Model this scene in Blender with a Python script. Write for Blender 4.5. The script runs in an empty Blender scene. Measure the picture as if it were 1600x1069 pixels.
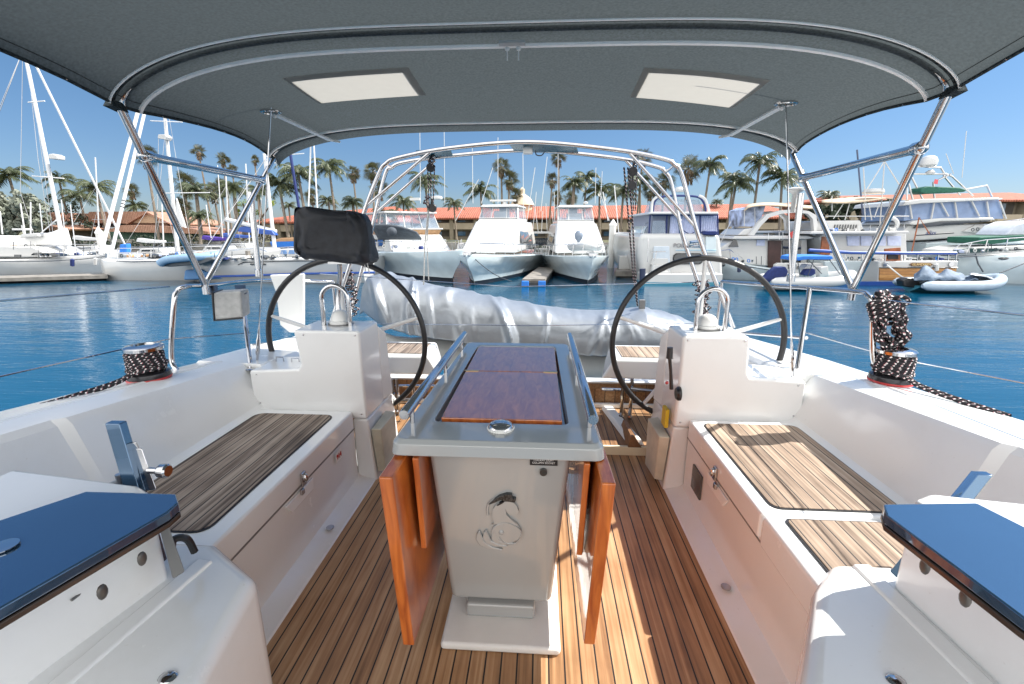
import bpy, bmesh, math, random
from mathutils import Vector, Matrix, noise as mnoise
random.seed(7)
S = bpy.context.scene
COL = S.collection
R = math.radians

# ------------------------------------------------------------------ camera, sky, sun, exposure
PITCH, YAW, CAM = R(14.05), R(3.6), Vector((.11, 0, 1.35))
cam = bpy.data.cameras.new('camera'); cam.lens = 16; cam.sensor_width = 36
cam.clip_start = .02; cam.clip_end = 2000
camo = bpy.data.objects.new('camera', cam); COL.objects.link(camo)
camo.location = CAM; camo.rotation_euler = (math.pi/2 - PITCH, 0, YAW)
S.camera = camo
S.view_settings.view_transform = 'Standard'; S.view_settings.look = 'None'
S.view_settings.exposure = 1.35; S.view_settings.gamma = 1
S.view_settings.use_curve_mapping = False
SUN = Vector((.92, .25, 1.0)).normalized()
w = bpy.data.worlds.new('World'); S.world = w; w.use_nodes = True
nt = w.node_tree; bg = nt.nodes['Background']
sky = nt.nodes.new('ShaderNodeTexSky'); sky.sky_type = 'NISHITA'; sky.sun_disc = False
sky.sun_elevation = math.asin(SUN.z); sky.sun_rotation = math.atan2(SUN.x, SUN.y)
sky.air_density = 1.0; sky.dust_density = .35; sky.ozone_density = 2.2
# deepen the blue towards the horizon, as over a clear sea
tcw = nt.nodes.new('ShaderNodeTexCoord'); sxw = nt.nodes.new('ShaderNodeSeparateXYZ'); nt.links.new(tcw.outputs['Generated'], sxw.inputs[0])
rpw = nt.nodes.new('ShaderNodeValToRGB'); nt.links.new(sxw.outputs[2], rpw.inputs[0])
ee = rpw.color_ramp.elements; ee[0].position = 0; ee[0].color = (.185, .215, .29, 1); ee[1].position = .8; ee[1].color = (1.0, .95, .88, 1)
e3 = ee.new(.25); e3.color = (.20, .265, .315, 1); e4 = ee.new(.5); e4.color = (.36, .46, .52, 1)
mxw = nt.nodes.new('ShaderNodeMix'); mxw.data_type = 'RGBA'; mxw.blend_type = 'MULTIPLY'; mxw.inputs[0].default_value = 1
nt.links.new(sky.outputs[0], mxw.inputs[6]); nt.links.new(rpw.outputs[0], mxw.inputs[7])
# unseen bright white cloud, added behind and beside the camera as fill light
def wmath(op, a_, b_, c_=None):
    n = nt.nodes.new('ShaderNodeMath'); n.operation = op
    for i, v in enumerate((a_, b_, c_)):
        if v is None: continue
        if isinstance(v, (int, float)): n.inputs[i].default_value = v
        else: nt.links.new(v, n.inputs[i])
    return n.outputs[0]
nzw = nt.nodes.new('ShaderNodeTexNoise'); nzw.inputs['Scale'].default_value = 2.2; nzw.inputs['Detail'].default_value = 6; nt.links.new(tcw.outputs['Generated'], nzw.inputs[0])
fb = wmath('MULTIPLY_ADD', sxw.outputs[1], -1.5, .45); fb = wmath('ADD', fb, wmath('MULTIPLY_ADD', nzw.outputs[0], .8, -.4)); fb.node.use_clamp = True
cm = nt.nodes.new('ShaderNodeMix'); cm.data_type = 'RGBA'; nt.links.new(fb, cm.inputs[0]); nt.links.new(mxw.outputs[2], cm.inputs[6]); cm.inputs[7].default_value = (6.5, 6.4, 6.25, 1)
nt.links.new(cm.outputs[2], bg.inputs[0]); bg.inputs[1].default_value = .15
sl = bpy.data.lights.new('sun', 'SUN'); sl.energy = 3.7; sl.angle = R(.53); sl.color = (1, .95, .87)
so = bpy.data.objects.new('sun', sl); COL.objects.link(so)
so.rotation_euler = SUN.to_track_quat('Z', 'Y').to_euler()
try:
    S.cycles.max_bounces = 8; S.cycles.transparent_max_bounces = 12
    S.cycles.sample_clamp_indirect = 6; S.cycles.caustics_reflective = False
except Exception: pass

# ------------------------------------------------------------------ measuring helpers
F_, CX_, CY_ = 711., 800., 534.5
_f = Vector((-math.sin(YAW)*math.cos(PITCH), math.cos(YAW)*math.cos(PITCH), -math.sin(PITCH)))
_r = Vector((math.cos(YAW), math.sin(YAW), 0)); _u = _r.cross(_f)
def ray(px, py): return _f + _r*((px-CX_)/F_) - _u*((py-CY_)/F_)
def at(px, py, Y): d = ray(px, py); return CAM + d*((Y-CAM.y)/d.y)
def az(px, py, z): d = ray(px, py); return CAM + d*((z-CAM.z)/d.z)
def ax(px, py, x): d = ray(px, py); return CAM + d*((x-CAM.x)/d.x)
def ats(pts, Y): return [at(a, b, Y) for a, b in pts]
WZ = -1.15
def lerp(a, b, t): return a + (b-a)*t

# ------------------------------------------------------------------ materials
MATS = {}
def nodes(name):
    m = bpy.data.materials.new(name); m.use_nodes = True
    return m, m.node_tree, m.node_tree.nodes['Principled BSDF']
def N(t, k, **kw):
    n = t.nodes.new(k)
    for a, b in kw.items(): setattr(n, a, b)
    return n
def vary(t, b, base, amt, scale, coord='Object', stretch=(1, 1, 1), detail=4):
    tc = N(t, 'ShaderNodeTexCoord'); mp = N(t, 'ShaderNodeMapping'); mp.inputs['Scale'].default_value = stretch
    no = N(t, 'ShaderNodeTexNoise'); no.inputs['Scale'].default_value = scale; no.inputs['Detail'].default_value = detail
    rp = N(t, 'ShaderNodeValToRGB')
    rp.color_ramp.elements[0].position = .3; rp.color_ramp.elements[1].position = .7
    rp.color_ramp.elements[0].color = tuple(c*(1-amt) for c in base)+(1,)
    rp.color_ramp.elements[1].color = tuple(min(1, c*(1+amt)) for c in base)+(1,)
    t.links.new(tc.outputs[coord], mp.inputs[0]); t.links.new(mp.outputs[0], no.inputs[0])
    t.links.new(no.outputs['Fac'], rp.inputs[0]); t.links.new(rp.outputs[0], b.inputs['Base Color'])
    return no, rp, mp
def bump(t, b, src, strength, dist):
    bp = N(t, 'ShaderNodeBump'); bp.inputs['Strength'].default_value = strength; bp.inputs['Distance'].default_value = dist
    t.links.new(src, bp.inputs['Height']); t.links.new(bp.outputs[0], b.inputs['Normal']); return bp
def mat(name, base, rough=.5, metal=0, amt=.06, scale=6, coat=0, bmp=0, bs=None, spec=.5, stretch=(1, 1, 1)):
    if name in MATS: return MATS[name]
    m, t, b = nodes(name)
    no, rp, mp = vary(t, b, base, amt, scale, stretch=stretch)
    b.inputs['Roughness'].default_value = rough; b.inputs['Metallic'].default_value = metal
    b.inputs['Coat Weight'].default_value = coat; b.inputs['Coat Roughness'].default_value = .06
    b.inputs['Specular IOR Level'].default_value = spec
    if bmp:
        n2 = N(t, 'ShaderNodeTexNoise'); n2.inputs['Scale'].default_value = bs or scale; n2.inputs['Detail'].default_value = 5
        t.links.new(mp.outputs[0], n2.inputs[0]); bump(t, b, n2.outputs['Fac'], 1, bmp)
    MATS[name] = m; return m
def teak(name, axis, width, cols, seam=.10, rough=.55, offs=0., grain=1.):
    m, t, b = nodes(name); L = t.links.new
    tc = N(t, 'ShaderNodeTexCoord'); sx = N(t, 'ShaderNodeSeparateXYZ'); L(tc.outputs['Object'], sx.inputs[0])
    o = {'X': 0, 'Y': 1, 'Z': 2}[axis]
    mu = N(t, 'ShaderNodeMath', operation='MULTIPLY_ADD'); L(sx.outputs[o], mu.inputs[0]); mu.inputs[1].default_value = 1/width; mu.inputs[2].default_value = offs+100
    fl = N(t, 'ShaderNodeMath', operation='FLOOR'); L(mu.outputs[0], fl.inputs[0])
    fr = N(t, 'ShaderNodeMath', operation='FRACT'); L(mu.outputs[0], fr.inputs[0])
    wn = N(t, 'ShaderNodeTexWhiteNoise', noise_dimensions='1D'); L(fl.outputs[0], wn.inputs['W'])
    mp = N(t, 'ShaderNodeMapping'); L(tc.outputs['Object'], mp.inputs[0])
    st = [70, 70, 70]; long = 1 if axis == 'X' else (0 if axis == 'Y' else 0); st[long] = 2.2; mp.inputs['Scale'].default_value = st
    # shift the grain from plank to plank
    cv = N(t, 'ShaderNodeCombineXYZ'); 
    m3 = N(t, 'ShaderNodeMath', operation='MULTIPLY'); L(wn.outputs['Value'], m3.inputs[0]); m3.inputs[1].default_value = 37
    for i in range(3): L(m3.outputs[0], cv.inputs[i])
    va = N(t, 'ShaderNodeVectorMath', operation='ADD'); L(mp.outputs[0], va.inputs[0]); L(cv.outputs[0], va.inputs[1])
    no = N(t, 'ShaderNodeTexNoise'); no.inputs['Scale'].default_value = 1; no.inputs['Detail'].default_value = 7; no.inputs['Distortion'].default_value = .4
    L(va.outputs[0], no.inputs[0])
    n2 = N(t, 'ShaderNodeTexNoise'); n2.inputs['Scale'].default_value = 5; n2.inputs['Detail'].default_value = 5; L(tc.outputs['Object'], n2.inputs[0])
    a1 = N(t, 'ShaderNodeMath', operation='MULTIPLY_ADD'); L(no.outputs['Fac'], a1.inputs[0]); a1.inputs[1].default_value = 1.15*grain; a1.inputs[2].default_value = -.1-.5*(grain-1)
    a2 = N(t, 'ShaderNodeMath', operation='MULTIPLY_ADD'); L(wn.outputs['Value'], a2.inputs[0]); a2.inputs[1].default_value = .32; L(a1.outputs[0], a2.inputs[2])
    a3 = N(t, 'ShaderNodeMath', operation='MULTIPLY_ADD'); L(n2.outputs['Fac'], a3.inputs[0]); a3.inputs[1].default_value = .55; L(a2.outputs[0], a3.inputs[2])
    a4 = N(t, 'ShaderNodeMath', operation='SUBTRACT'); L(a3.outputs[0], a4.inputs[0]); a4.inputs[1].default_value = .38
    rp = N(t, 'ShaderNodeValToRGB'); L(a4.outputs[0], rp.inputs[0])
    e = rp.color_ramp.elements; e[0].position = .12; e[0].color = cols[0]+(1,); e[1].position = .88; e[1].color = cols[2]+(1,)
    x = e.new(.5); x.color = cols[1]+(1,)
    lt = N(t, 'ShaderNodeMath', operation='LESS_THAN'); L(fr.outputs[0], lt.inputs[0]); lt.inputs[1].default_value = seam
    mx = N(t, 'ShaderNodeMix', data_type='RGBA'); L(lt.outputs[0], mx.inputs[0]); L(rp.outputs[0], mx.inputs[6]); mx.inputs[7].default_value = (.012, .012, .014, 1)
    L(mx.outputs[2], b.inputs['Base Color'])
    b.inputs['Roughness'].default_value = rough
    h = N(t, 'ShaderNodeMath', operation='MULTIPLY_ADD'); L(lt.outputs[0], h.inputs[0]); h.inputs[1].default_value = -1.2; L(no.outputs['Fac'], h.inputs[2])
    bump(t, b, h.outputs[0], .6, .0016)
    MATS[name] = m; return m
gel = mat('gelcoat white', (.815, .825, .825), .16, amt=.02, scale=2.5, coat=.35, bmp=.0012, bs=5)
def grime(m, amt):
    t = m.node_tree; b = t.nodes['Principled BSDF']; L = t.links.new; tc = N(t, 'ShaderNodeTexCoord')
    n1 = N(t, 'ShaderNodeTexNoise'); n1.inputs['Scale'].default_value = 3.5; n1.inputs['Detail'].default_value = 9; n1.inputs['Roughness'].default_value = .7; L(tc.outputs['Object'], n1.inputs[0])
    rp = N(t, 'ShaderNodeMapRange'); rp.inputs[1].default_value = .5; rp.inputs[2].default_value = .8; rp.inputs[3].default_value = 0; rp.inputs[4].default_value = amt; L(n1.outputs['Fac'], rp.inputs[0])
    n2 = N(t, 'ShaderNodeTexNoise'); n2.inputs['Scale'].default_value = 70; n2.inputs['Detail'].default_value = 3; L(tc.outputs['Object'], n2.inputs[0])
    r2 = N(t, 'ShaderNodeMapRange'); r2.inputs[1].default_value = .70; r2.inputs[2].default_value = .78; r2.inputs[3].default_value = 0; r2.inputs[4].default_value = amt*1.5; L(n2.outputs['Fac'], r2.inputs[0])
    ad = N(t, 'ShaderNodeMath', operation='ADD'); L(rp.outputs[0], ad.inputs[0]); L(r2.outputs[0], ad.inputs[1])
    src = b.inputs['Base Color'].links[0].from_socket
    mx = N(t, 'ShaderNodeMix', data_type='RGBA'); L(ad.outputs[0], mx.inputs[0]); L(src, mx.inputs[6]); mx.inputs[7].default_value = (.42, .38, .30, 1); L(mx.outputs[2], b.inputs['Base Color'])
    r3 = N(t, 'ShaderNodeMapRange'); r3.inputs[1].default_value = .3; r3.inputs[2].default_value = .7; r3.inputs[3].default_value = b.inputs['Roughness'].default_value*.7; r3.inputs[4].default_value = b.inputs['Roughness'].default_value+.14; L(n1.outputs['Fac'], r3.inputs[0]); L(r3.outputs[0], b.inputs['Roughness'])
grime(gel, .12)
gelg = mat('gelcoat table grey', (.355, .37, .37), .10, amt=.03, scale=2, coat=1, bmp=.0003, bs=5)
grime(gelg, .06)
nonskid = mat('non skid white', (.74, .74, .72), .55, amt=.04, scale=9, bmp=.001, bs=260)
steel = mat('polished stainless', (.52, .52, .53), .09, 1, amt=.03, scale=9, bmp=.0003, bs=40)
alu = mat('brushed alloy', (.5, .5, .5), .32, 1, amt=.08, scale=30)
blackr = mat('black leather rim', (.018, .018, .02), .38, amt=.2, scale=40, bmp=.0006, bs=160)
blackp = mat('black plastic', (.02, .02, .022), .3, amt=.2, scale=20)
glassb = mat('sky tinted black acrylic', (.045, .115, .21), .04, .6, amt=.08, scale=3, coat=1, spec=1.0)  # black sheet; the blue of the reflected sky is strengthened through this colour
spoke = mat('wheel spoke enamel', (.72, .72, .71), .25, amt=.02)
vinyl = mat('translucent vinyl', (.85, .83, .76), .4, amt=.05, scale=9)
piping = mat('white piping', (.96, .96, .94), .55, amt=.05, scale=30)
whitep = mat('white plastic', (.78, .78, .76), .35, amt=.02)
beige = mat('weathered fender board', (.55, .52, .42), .6, amt=.16, scale=9, bmp=.002)
red = mat('red anodised ring', (.45, .03, .03), .3, amt=.1)
yellow = mat('yellow tag', (.7, .5, .03), .5)
rubber = mat('grey rubber seal', (.18, .18, .18), .6)
black = mat('black paint', (.012, .012, .014), .5)
greyc = mat('grey sheet bag cloth', (.42, .42, .41), .85, amt=.12, scale=30, bmp=.003, bs=120)
tk_floor = teak('teak cockpit floor', 'X', .0505, [(.17, .085, .038), (.37, .205, .10), (.55, .36, .205)], rough=.42)
tk_floor2 = teak('teak stern floor', 'X', .0505, [(.14, .06, .026), (.32, .17, .075), (.48, .30, .16)], rough=.6)
tk_shade = teak('grey shaded teak', 'X', .0475, [(.05, .036, .028), (.18, .135, .105), (.38, .31, .25)], rough=.75, grain=1.5, seam=.09)  # left seats: their shade is put into this greyer, darker teak
tk_sunlit = teak('tan sunlit teak', 'X', .0475, [(.12, .08, .055), (.32, .235, .17), (.52, .41, .315)], rough=.7, seam=.09, offs=.35, grain=1.2)  # right seats: sunlight is put into this paler copy of the teak
tk_tr = teak('teak transom slats', 'X', .075, [(.10, .05, .02), (.26, .13, .055), (.42, .25, .12)], rough=.6, seam=.06)
def varnish(nm, cior, k=1):
    m, t, b = nodes(nm); L = t.links.new
    tc = N(t, 'ShaderNodeTexCoord'); mp = N(t, 'ShaderNodeMapping'); mp.inputs['Scale'].default_value = (22, 5, 3); L(tc.outputs['Object'], mp.inputs[0])
    no = N(t, 'ShaderNodeTexNoise'); no.inputs['Scale'].default_value = 2; no.inputs['Detail'].default_value = 7; no.inputs['Distortion'].default_value = .8; L(mp.outputs[0], no.inputs[0])
    rp = N(t, 'ShaderNodeValToRGB'); L(no.outputs['Fac'], rp.inputs[0]); e = rp.color_ramp.elements
    e[0].position = .25; e[0].color = (.30, .055, .010, 1); e[1].position = .75; e[1].color = (.66, .19, .035, 1)
    L(rp.outputs[0], b.inputs['Base Color']); b.inputs['Roughness'].default_value = .3
    for q_ in (0, 1): e[q_].color = tuple(v_*k for v_ in e[q_].color[:3])+(1,)
    b.inputs['Coat Weight'].default_value = 1; b.inputs['Coat Roughness'].default_value = .03; b.inputs['Coat IOR'].default_value = cior
    n2 = N(t, 'ShaderNodeTexNoise'); n2.inputs['Scale'].default_value = 9; L(tc.outputs['Object'], n2.inputs[0])
    bp = N(t, 'ShaderNodeBump'); bp.inputs['Distance'].default_value = .0012; bp.inputs['Strength'].default_value = 1
    L(n2.outputs['Fac'], bp.inputs['Height']); L(bp.outputs[0], b.inputs['Coat Normal'])
    return m
varn = varnish('varnished mahogany', 2.2, .9); varn2 = varnish('varnished leaf mahogany', 1.4)
def canvas():
    m, t, b = nodes('slate awning canvas'); L = t.links.new
    no, rp, mp = vary(t, b, (.068, .082, .087), .6, 110, detail=3)
    b.inputs['Roughness'].default_value = .95; b.inputs['Specular IOR Level'].default_value = .15
    n2 = N(t, 'ShaderNodeTexNoise'); n2.inputs['Scale'].default_value = 3.2; n2.inputs['Detail'].default_value = 3; L(mp.outputs[0], n2.inputs[0])
    mm = N(t, 'ShaderNodeMath', operation='MULTIPLY_ADD'); L(no.outputs['Fac'], mm.inputs[0]); mm.inputs[1].default_value = .03; L(n2.outputs['Fac'], mm.inputs[2])
    bump(t, b, mm.outputs[0], .8, .03)
    tr = N(t, 'ShaderNodeBsdfTranslucent'); tr.inputs[0].default_value = (.062, .074, .078, 1)
    ms = N(t, 'ShaderNodeMixShader'); ms.inputs[0].default_value = .42
    L(b.outputs[0], ms.inputs[1]); L(tr.outputs[0], ms.inputs[2]); L(ms.outputs[0], t.nodes['Material Output'].inputs[0])
    return m
canv = canvas()
def transl(name, col, fac, rough=.5):
    m, t, b = nodes(name); b.inputs['Base Color'].default_value = col+(1,); b.inputs['Roughness'].default_value = rough
    vary(t, b, col, .06, 25)
    tr = N(t, 'ShaderNodeBsdfTranslucent'); tr.inputs[0].default_value = col+(1,)
    ms = N(t, 'ShaderNodeMixShader'); ms.inputs[0].default_value = fac
    t.links.new(b.outputs[0], ms.inputs[1]); t.links.new(tr.outputs[0], ms.inputs[2]); t.links.new(ms.outputs[0], t.nodes['Material Output'].inputs[0])
    MATS[name] = m; return m
skyl = transl('milky vinyl window', (.34, .33, .30), .55)
def clearglass(name, tint, alpha, rough=.02):
    m, t, b = nodes(name); b.inputs['Base Color'].default_value = tint+(1,); b.inputs['Roughness'].default_value = rough
    vary(t, b, tint, .15, 2.5)
    b.inputs['Alpha'].default_value = alpha; MATS[name] = m; return m
eis = clearglass('clear vinyl enclosure', (.28, .36, .46), .45, .06)
def ropemat(name, base, fleck, fleck2):
    m, t, b = nodes(name); L = t.links.new
    uv = N(t, 'ShaderNodeUVMap'); uv.uv_map = 'UVMap'; sx = N(t, 'ShaderNodeSeparateXYZ'); L(uv.outputs[0], sx.inputs[0])
    h = N(t, 'ShaderNodeMath', operation='MULTIPLY_ADD'); L(sx.outputs[1], h.inputs[0]); h.inputs[1].default_value = 32; L(sx.outputs[0], h.inputs[2])
    f = N(t, 'ShaderNodeMath', operation='FRACT'); L(h.outputs[0], f.inputs[0])
    c = N(t, 'ShaderNodeMath', operation='LESS_THAN'); L(f.outputs[0], c.inputs[0]); c.inputs[1].default_value = .30
    g = N(t, 'ShaderNodeMath', operation='MULTIPLY_ADD'); L(sx.outputs[0], g.inputs[0]); g.inputs[1].default_value = 3; 
    g0 = N(t, 'ShaderNodeMath', operation='MULTIPLY'); L(sx.outputs[1], g0.inputs[0]); g0.inputs[1].default_value = -22; L(g0.outputs[0], g.inputs[2])
    f2 = N(t, 'ShaderNodeMath', operation='FRACT'); L(g.outputs[0], f2.inputs[0])
    c2 = N(t, 'ShaderNodeMath', operation='LESS_THAN'); L(f2.outputs[0], c2.inputs[0]); c2.inputs[1].default_value = .55
    mk = N(t, 'ShaderNodeMath', operation='MULTIPLY'); L(c.outputs[0], mk.inputs[0]); L(c2.outputs[0], mk.inputs[1])
    c3 = N(t, 'ShaderNodeMath', operation='LESS_THAN'); L(f.outputs[0], c3.inputs[0]); c3.inputs[1].default_value = .07
    fm = N(t, 'ShaderNodeMix', data_type='RGBA'); L(c3.outputs[0], fm.inputs[0]); fm.inputs[6].default_value = fleck+(1,); fm.inputs[7].default_value = fleck2+(1,)
    mx = N(t, 'ShaderNodeMix', data_type='RGBA'); L(mk.outputs[0], mx.inputs[0]); mx.inputs[6].default_value = base+(1,); L(fm.outputs[2], mx.inputs[7])
    L(mx.outputs[2], b.inputs['Base Color']); b.inputs['Roughness'].default_value = .85
    wv = N(t, 'ShaderNodeMath', operation='SINE'); h2 = N(t, 'ShaderNodeMath', operation='MULTIPLY'); L(h.outputs[0], h2.inputs[0]); h2.inputs[1].default_value = 18.8; L(h2.outputs[0], wv.inputs[0])
    bump(t, b, wv.outputs[0], .5, .001)
    return m
ropeb = ropemat('black flecked rope', (.014, .013, .017), (.75, .73, .72), (.6, .16, .2))
ropew = mat('white rope', (.6, .6, .58), .9, amt=.2, scale=80)

# ------------------------------------------------------------------ mesh builder
class MB:
    def __init__(s, xf=None): s.v = []; s.f = []; s.uv = []; s.xf = xf; s.hasuv = False
    def add(s, vs, fs, uv=None):
        o = len(s.v); s.v += [Vector(p) for p in vs]; s.f += [tuple(i+o for i in f) for f in fs]
        s.uv += uv if uv else [(0, 0)]*len(vs)
        if uv: s.hasuv = True
        return s
    def hexa(s, p):  # bottom 0-3, top 4-7
        return s.add(p, [(3, 2, 1, 0), (4, 5, 6, 7), (0, 1, 5, 4), (1, 2, 6, 5), (2, 3, 7, 6), (3, 0, 4, 7)])
    def box(s, x0, x1, y0, y1, z0, z1):
        return s.hexa([(x0, y0, z0), (x1, y0, z0), (x1, y1, z0), (x0, y1, z0), (x0, y0, z1), (x1, y0, z1), (x1, y1, z1), (x0, y1, z1)])
    def frus(s, a, b):  # a,b = (x0,x1,y0,y1,z)
        return s.hexa([(a[0], a[2], a[4]), (a[1], a[2], a[4]), (a[1], a[3], a[4]), (a[0], a[3], a[4]),
                       (b[0], b[2], b[4]), (b[1], b[2], b[4]), (b[1], b[3], b[4]), (b[0], b[3], b[4])])
    def bar(s, a, b, w, h=None, up=(0, 0, 1)):
        a, b = Vector(a), Vector(b); d = (b-a).normalized(); h = h or w
        u = Vector(up); 
        if abs(d.dot(u)) > .95: u = Vector((0, 1, 0))
        r = d.cross(u).normalized()*w/2; u = r.cross(d).normalized()*h/2
        return s.hexa([a-r-u, a+r-u, b+r-u, b-r-u, a-r+u, a+r+u, b+r+u, b-r+u])
    def prism(s, poly, vec):
        vec = Vector(vec); n = len(poly); p = [Vector(q) for q in poly]
        return s.add(p+[q+vec for q in p], [tuple(range(n))[::-1], tuple(range(n, 2*n))]+[(i, (i+1) % n, (i+1) % n+n, i+n) for i in range(n)])
    def loft(s, rings, closed=True, cap=True):
        n = len(rings[0]); vs = [p for r in rings for p in r]; fs = []
        for k in range(len(rings)-1):
            for i in range(n if closed else n-1):
                j = (i+1) % n; fs.append((k*n+i, k*n+j, (k+1)*n+j, (k+1)*n+i))
        if cap and closed: fs += [tuple(range(n))[::-1], tuple((len(rings)-1)*n+i for i in range(n))]
        return s.add(vs, fs)
    def grid(s, fn, nu, nv):
        vs = [fn(i/nu, j/nv) for j in range(nv+1) for i in range(nu+1)]
        fs = [(j*(nu+1)+i, j*(nu+1)+i+1, (j+1)*(nu+1)+i+1, (j+1)*(nu+1)+i) for j in range(nv) for i in range(nu)]
        return s.add(vs, fs)
    def tube(s, pts, r, n=8, closed=False, uv=False):
        p = [Vector(q) for q in pts]; m = len(p)
        if not hasattr(r, '__len__'): r = [r]*m
        T = []
        for i in range(m):
            a = p[(i-1) % m] if (closed or i > 0) else p[i]; b = p[(i+1) % m] if (closed or i < m-1) else p[i]
            d = b-a; T.append(d.normalized() if d.length > 1e-9 else Vector((0, 0, 1)))
        u = Vector((0, 0, 1)) if abs(T[0].z) < .9 else Vector((1, 0, 0))
        u = (u-T[0]*u.dot(T[0])).normalized(); vs = []; uvs = []; L = 0; nn = n+1 if uv else n
        for i in range(m):
            if i: L += (p[i]-p[i-1]).length
            u = u-T[i]*u.dot(T[i])
            u = u.normalized() if u.length > 1e-6 else Vector((1, 0, 0)); w_ = T[i].cross(u)
            for k in range(nn):
                a = 2*math.pi*k/n; vs.append(p[i]+(u*math.cos(a)+w_*math.sin(a))*r[i]); uvs.append((k/n, L))
        fs = []
        for i in range(m if closed else m-1):
            j = (i+1) % m
            for k in range(n):
                l = k+1 if uv else (k+1) % n; fs.append((i*nn+k, i*nn+l, j*nn+l, j*nn+k))
        if not closed and not uv: fs += [tuple(range(n))[::-1], tuple((m-1)*n+i for i in range(n))]
        return s.add(vs, fs, uvs if uv else None)
    def lathe(s, prof, c, axis='Z', n=24, cap=True):
        c = Vector(c); rings = []
        for r, h in prof:
            ring = []
            for k in range(n):
                a = 2*math.pi*k/n; x, y = r*math.cos(a), r*math.sin(a)
                ring.append(c+Vector({'Z': (x, y, h), 'Y': (x, h, -y), 'X': (h, x, y)}[axis]))
            rings.append(ring)
        return s.loft(rings, True, cap)
    def ball(s, c, r, n=12, sc=(1, 1, 1), z0=-1):
        c = Vector(c); pr = []
        k0 = -math.pi/2 if z0 <= -1 else math.asin(z0)
        for i in range(n//2+1):
            a = k0+(math.pi/2-k0)*i/(n//2); pr.append((max(1e-4, math.cos(a)*r), math.sin(a)*r))
        o = len(s.v); s.lathe(pr, (0, 0, 0), 'Z', n)
        for i in range(o, len(s.v)): s.v[i] = Vector((s.v[i].x*sc[0], s.v[i].y*sc[1], s.v[i].z*sc[2]))+c
        return s
    def build(s, name, m, parent=None, bevel=0, seg=2, smooth=38, label=None, solid=0):
        vs = [s.xf(v) for v in s.v] if s.xf else s.v
        off = Vector((0, 0, 0)); p = parent
        while p is not None: off += p.location; p = p.parent
        loc = Vector((0, 0, 0))
        if parent is None:
            loc = Vector((sum(v.x for v in vs)/len(vs), sum(v.y for v in vs)/len(vs), min(v.z for v in vs))); off = loc
        me = bpy.data.meshes.new(name); me.from_pydata([v-off for v in vs], [], s.f)
        if s.hasuv:
            ul = me.uv_layers.new(name='UVMap')
            for lp in me.loops: ul.data[lp.index].uv = s.uv[lp.vertex_index]
        bm = bmesh.new(); bm.from_mesh(me)
        if not s.hasuv: bmesh.ops.remove_doubles(bm, verts=bm.verts, dist=1e-6)
        bmesh.ops.recalc_face_normals(bm, faces=bm.faces)
        bm.to_mesh(me); bm.free()
        if smooth:
            me.shade_smooth(); me.set_sharp_from_angle(angle=R(smooth))
        me.materials.append(m)
        o = bpy.data.objects.new(name, me); COL.objects.link(o); o.location = loc
        if parent is not None: o.parent = parent
        if bevel:
            bv = o.modifiers.new('bevel', 'BEVEL'); bv.width = bevel; bv.segments = seg; bv.limit_method = 'ANGLE'; bv.angle_limit = R(35)
            bv.harden_normals = True
        if solid:
            sd = o.modifiers.new('solid', 'SOLIDIFY'); sd.thickness = solid; sd.offset = 0
        if label: o['label'] = label
        return o
def tag(o, label, cat, group=None, kind=None):
    if label: o['label'] = label
    if cat: o['category'] = cat
    if group: o['group'] = group
    if kind: o['kind'] = kind
    return o
def thing(name, label, cat, loc=(0, 0, 0), group=None):
    o = bpy.data.objects.new(name, None); COL.objects.link(o); o.location = loc; o.empty_display_size = .2
    return tag(o, label, cat, group)
def struct(name, mb, m, **k): return tag(mb.build(name, m, None, **k), None, None, kind='structure')
def rotxf(loc, rz, sc=1):
    loc = Vector(loc); M = Matrix.Rotation(rz, 3, 'Z')
    return lambda v: loc+M @ (v*sc)
def smoothpath(pts, n=6, closed=False):
    p = [Vector(q) for q in pts]; out = []; m = len(p)
    for i in range(m if closed else m-1):
        g = lambda k: p[k % m] if closed else p[max(0, min(m-1, k))]
        p0, p1, p2, p3 = g(i-1), g(i), g(i+1), g(i+2)
        for k in range(n):
            t = k/n; out.append(.5*((2*p1)+(p2-p0)*t+(2*p0-5*p1+4*p2-p3)*t*t+(3*p1-p0-3*p2+p3)*t**3))
    if not closed: out.append(p[-1])
    return out
def text(body, loc, size, rot, m, parent, name='lettering', ext=.002, align='CENTER', shear=0, sx=1):
    c = bpy.data.curves.new(name, 'FONT'); c.body = body; c.size = size; c.extrude = ext; c.align_x = align; c.align_y = 'CENTER'; c.shear = shear
    o = bpy.data.objects.new(name, c); COL.objects.link(o)
    bpy.context.view_layer.update()
    me = bpy.data.meshes.new_from_object(o); bpy.data.objects.remove(o)
    M = Matrix.Translation(Vector(loc)) @ rot.to_4x4() @ Matrix.Diagonal((sx, 1, 1, 1)); me.transform(M)
    off = Vector((0, 0, 0)); p = parent
    while p is not None: off += p.location; p = p.parent
    me.transform(Matrix.Translation(-off)); me.materials.clear(); me.materials.append(m)
    o = bpy.data.objects.new(name, me); COL.objects.link(o); o.parent = parent; return o
FACE = Matrix.Rotation(math.pi/2, 3, 'X')   # text standing up, read from the camera side
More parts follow.
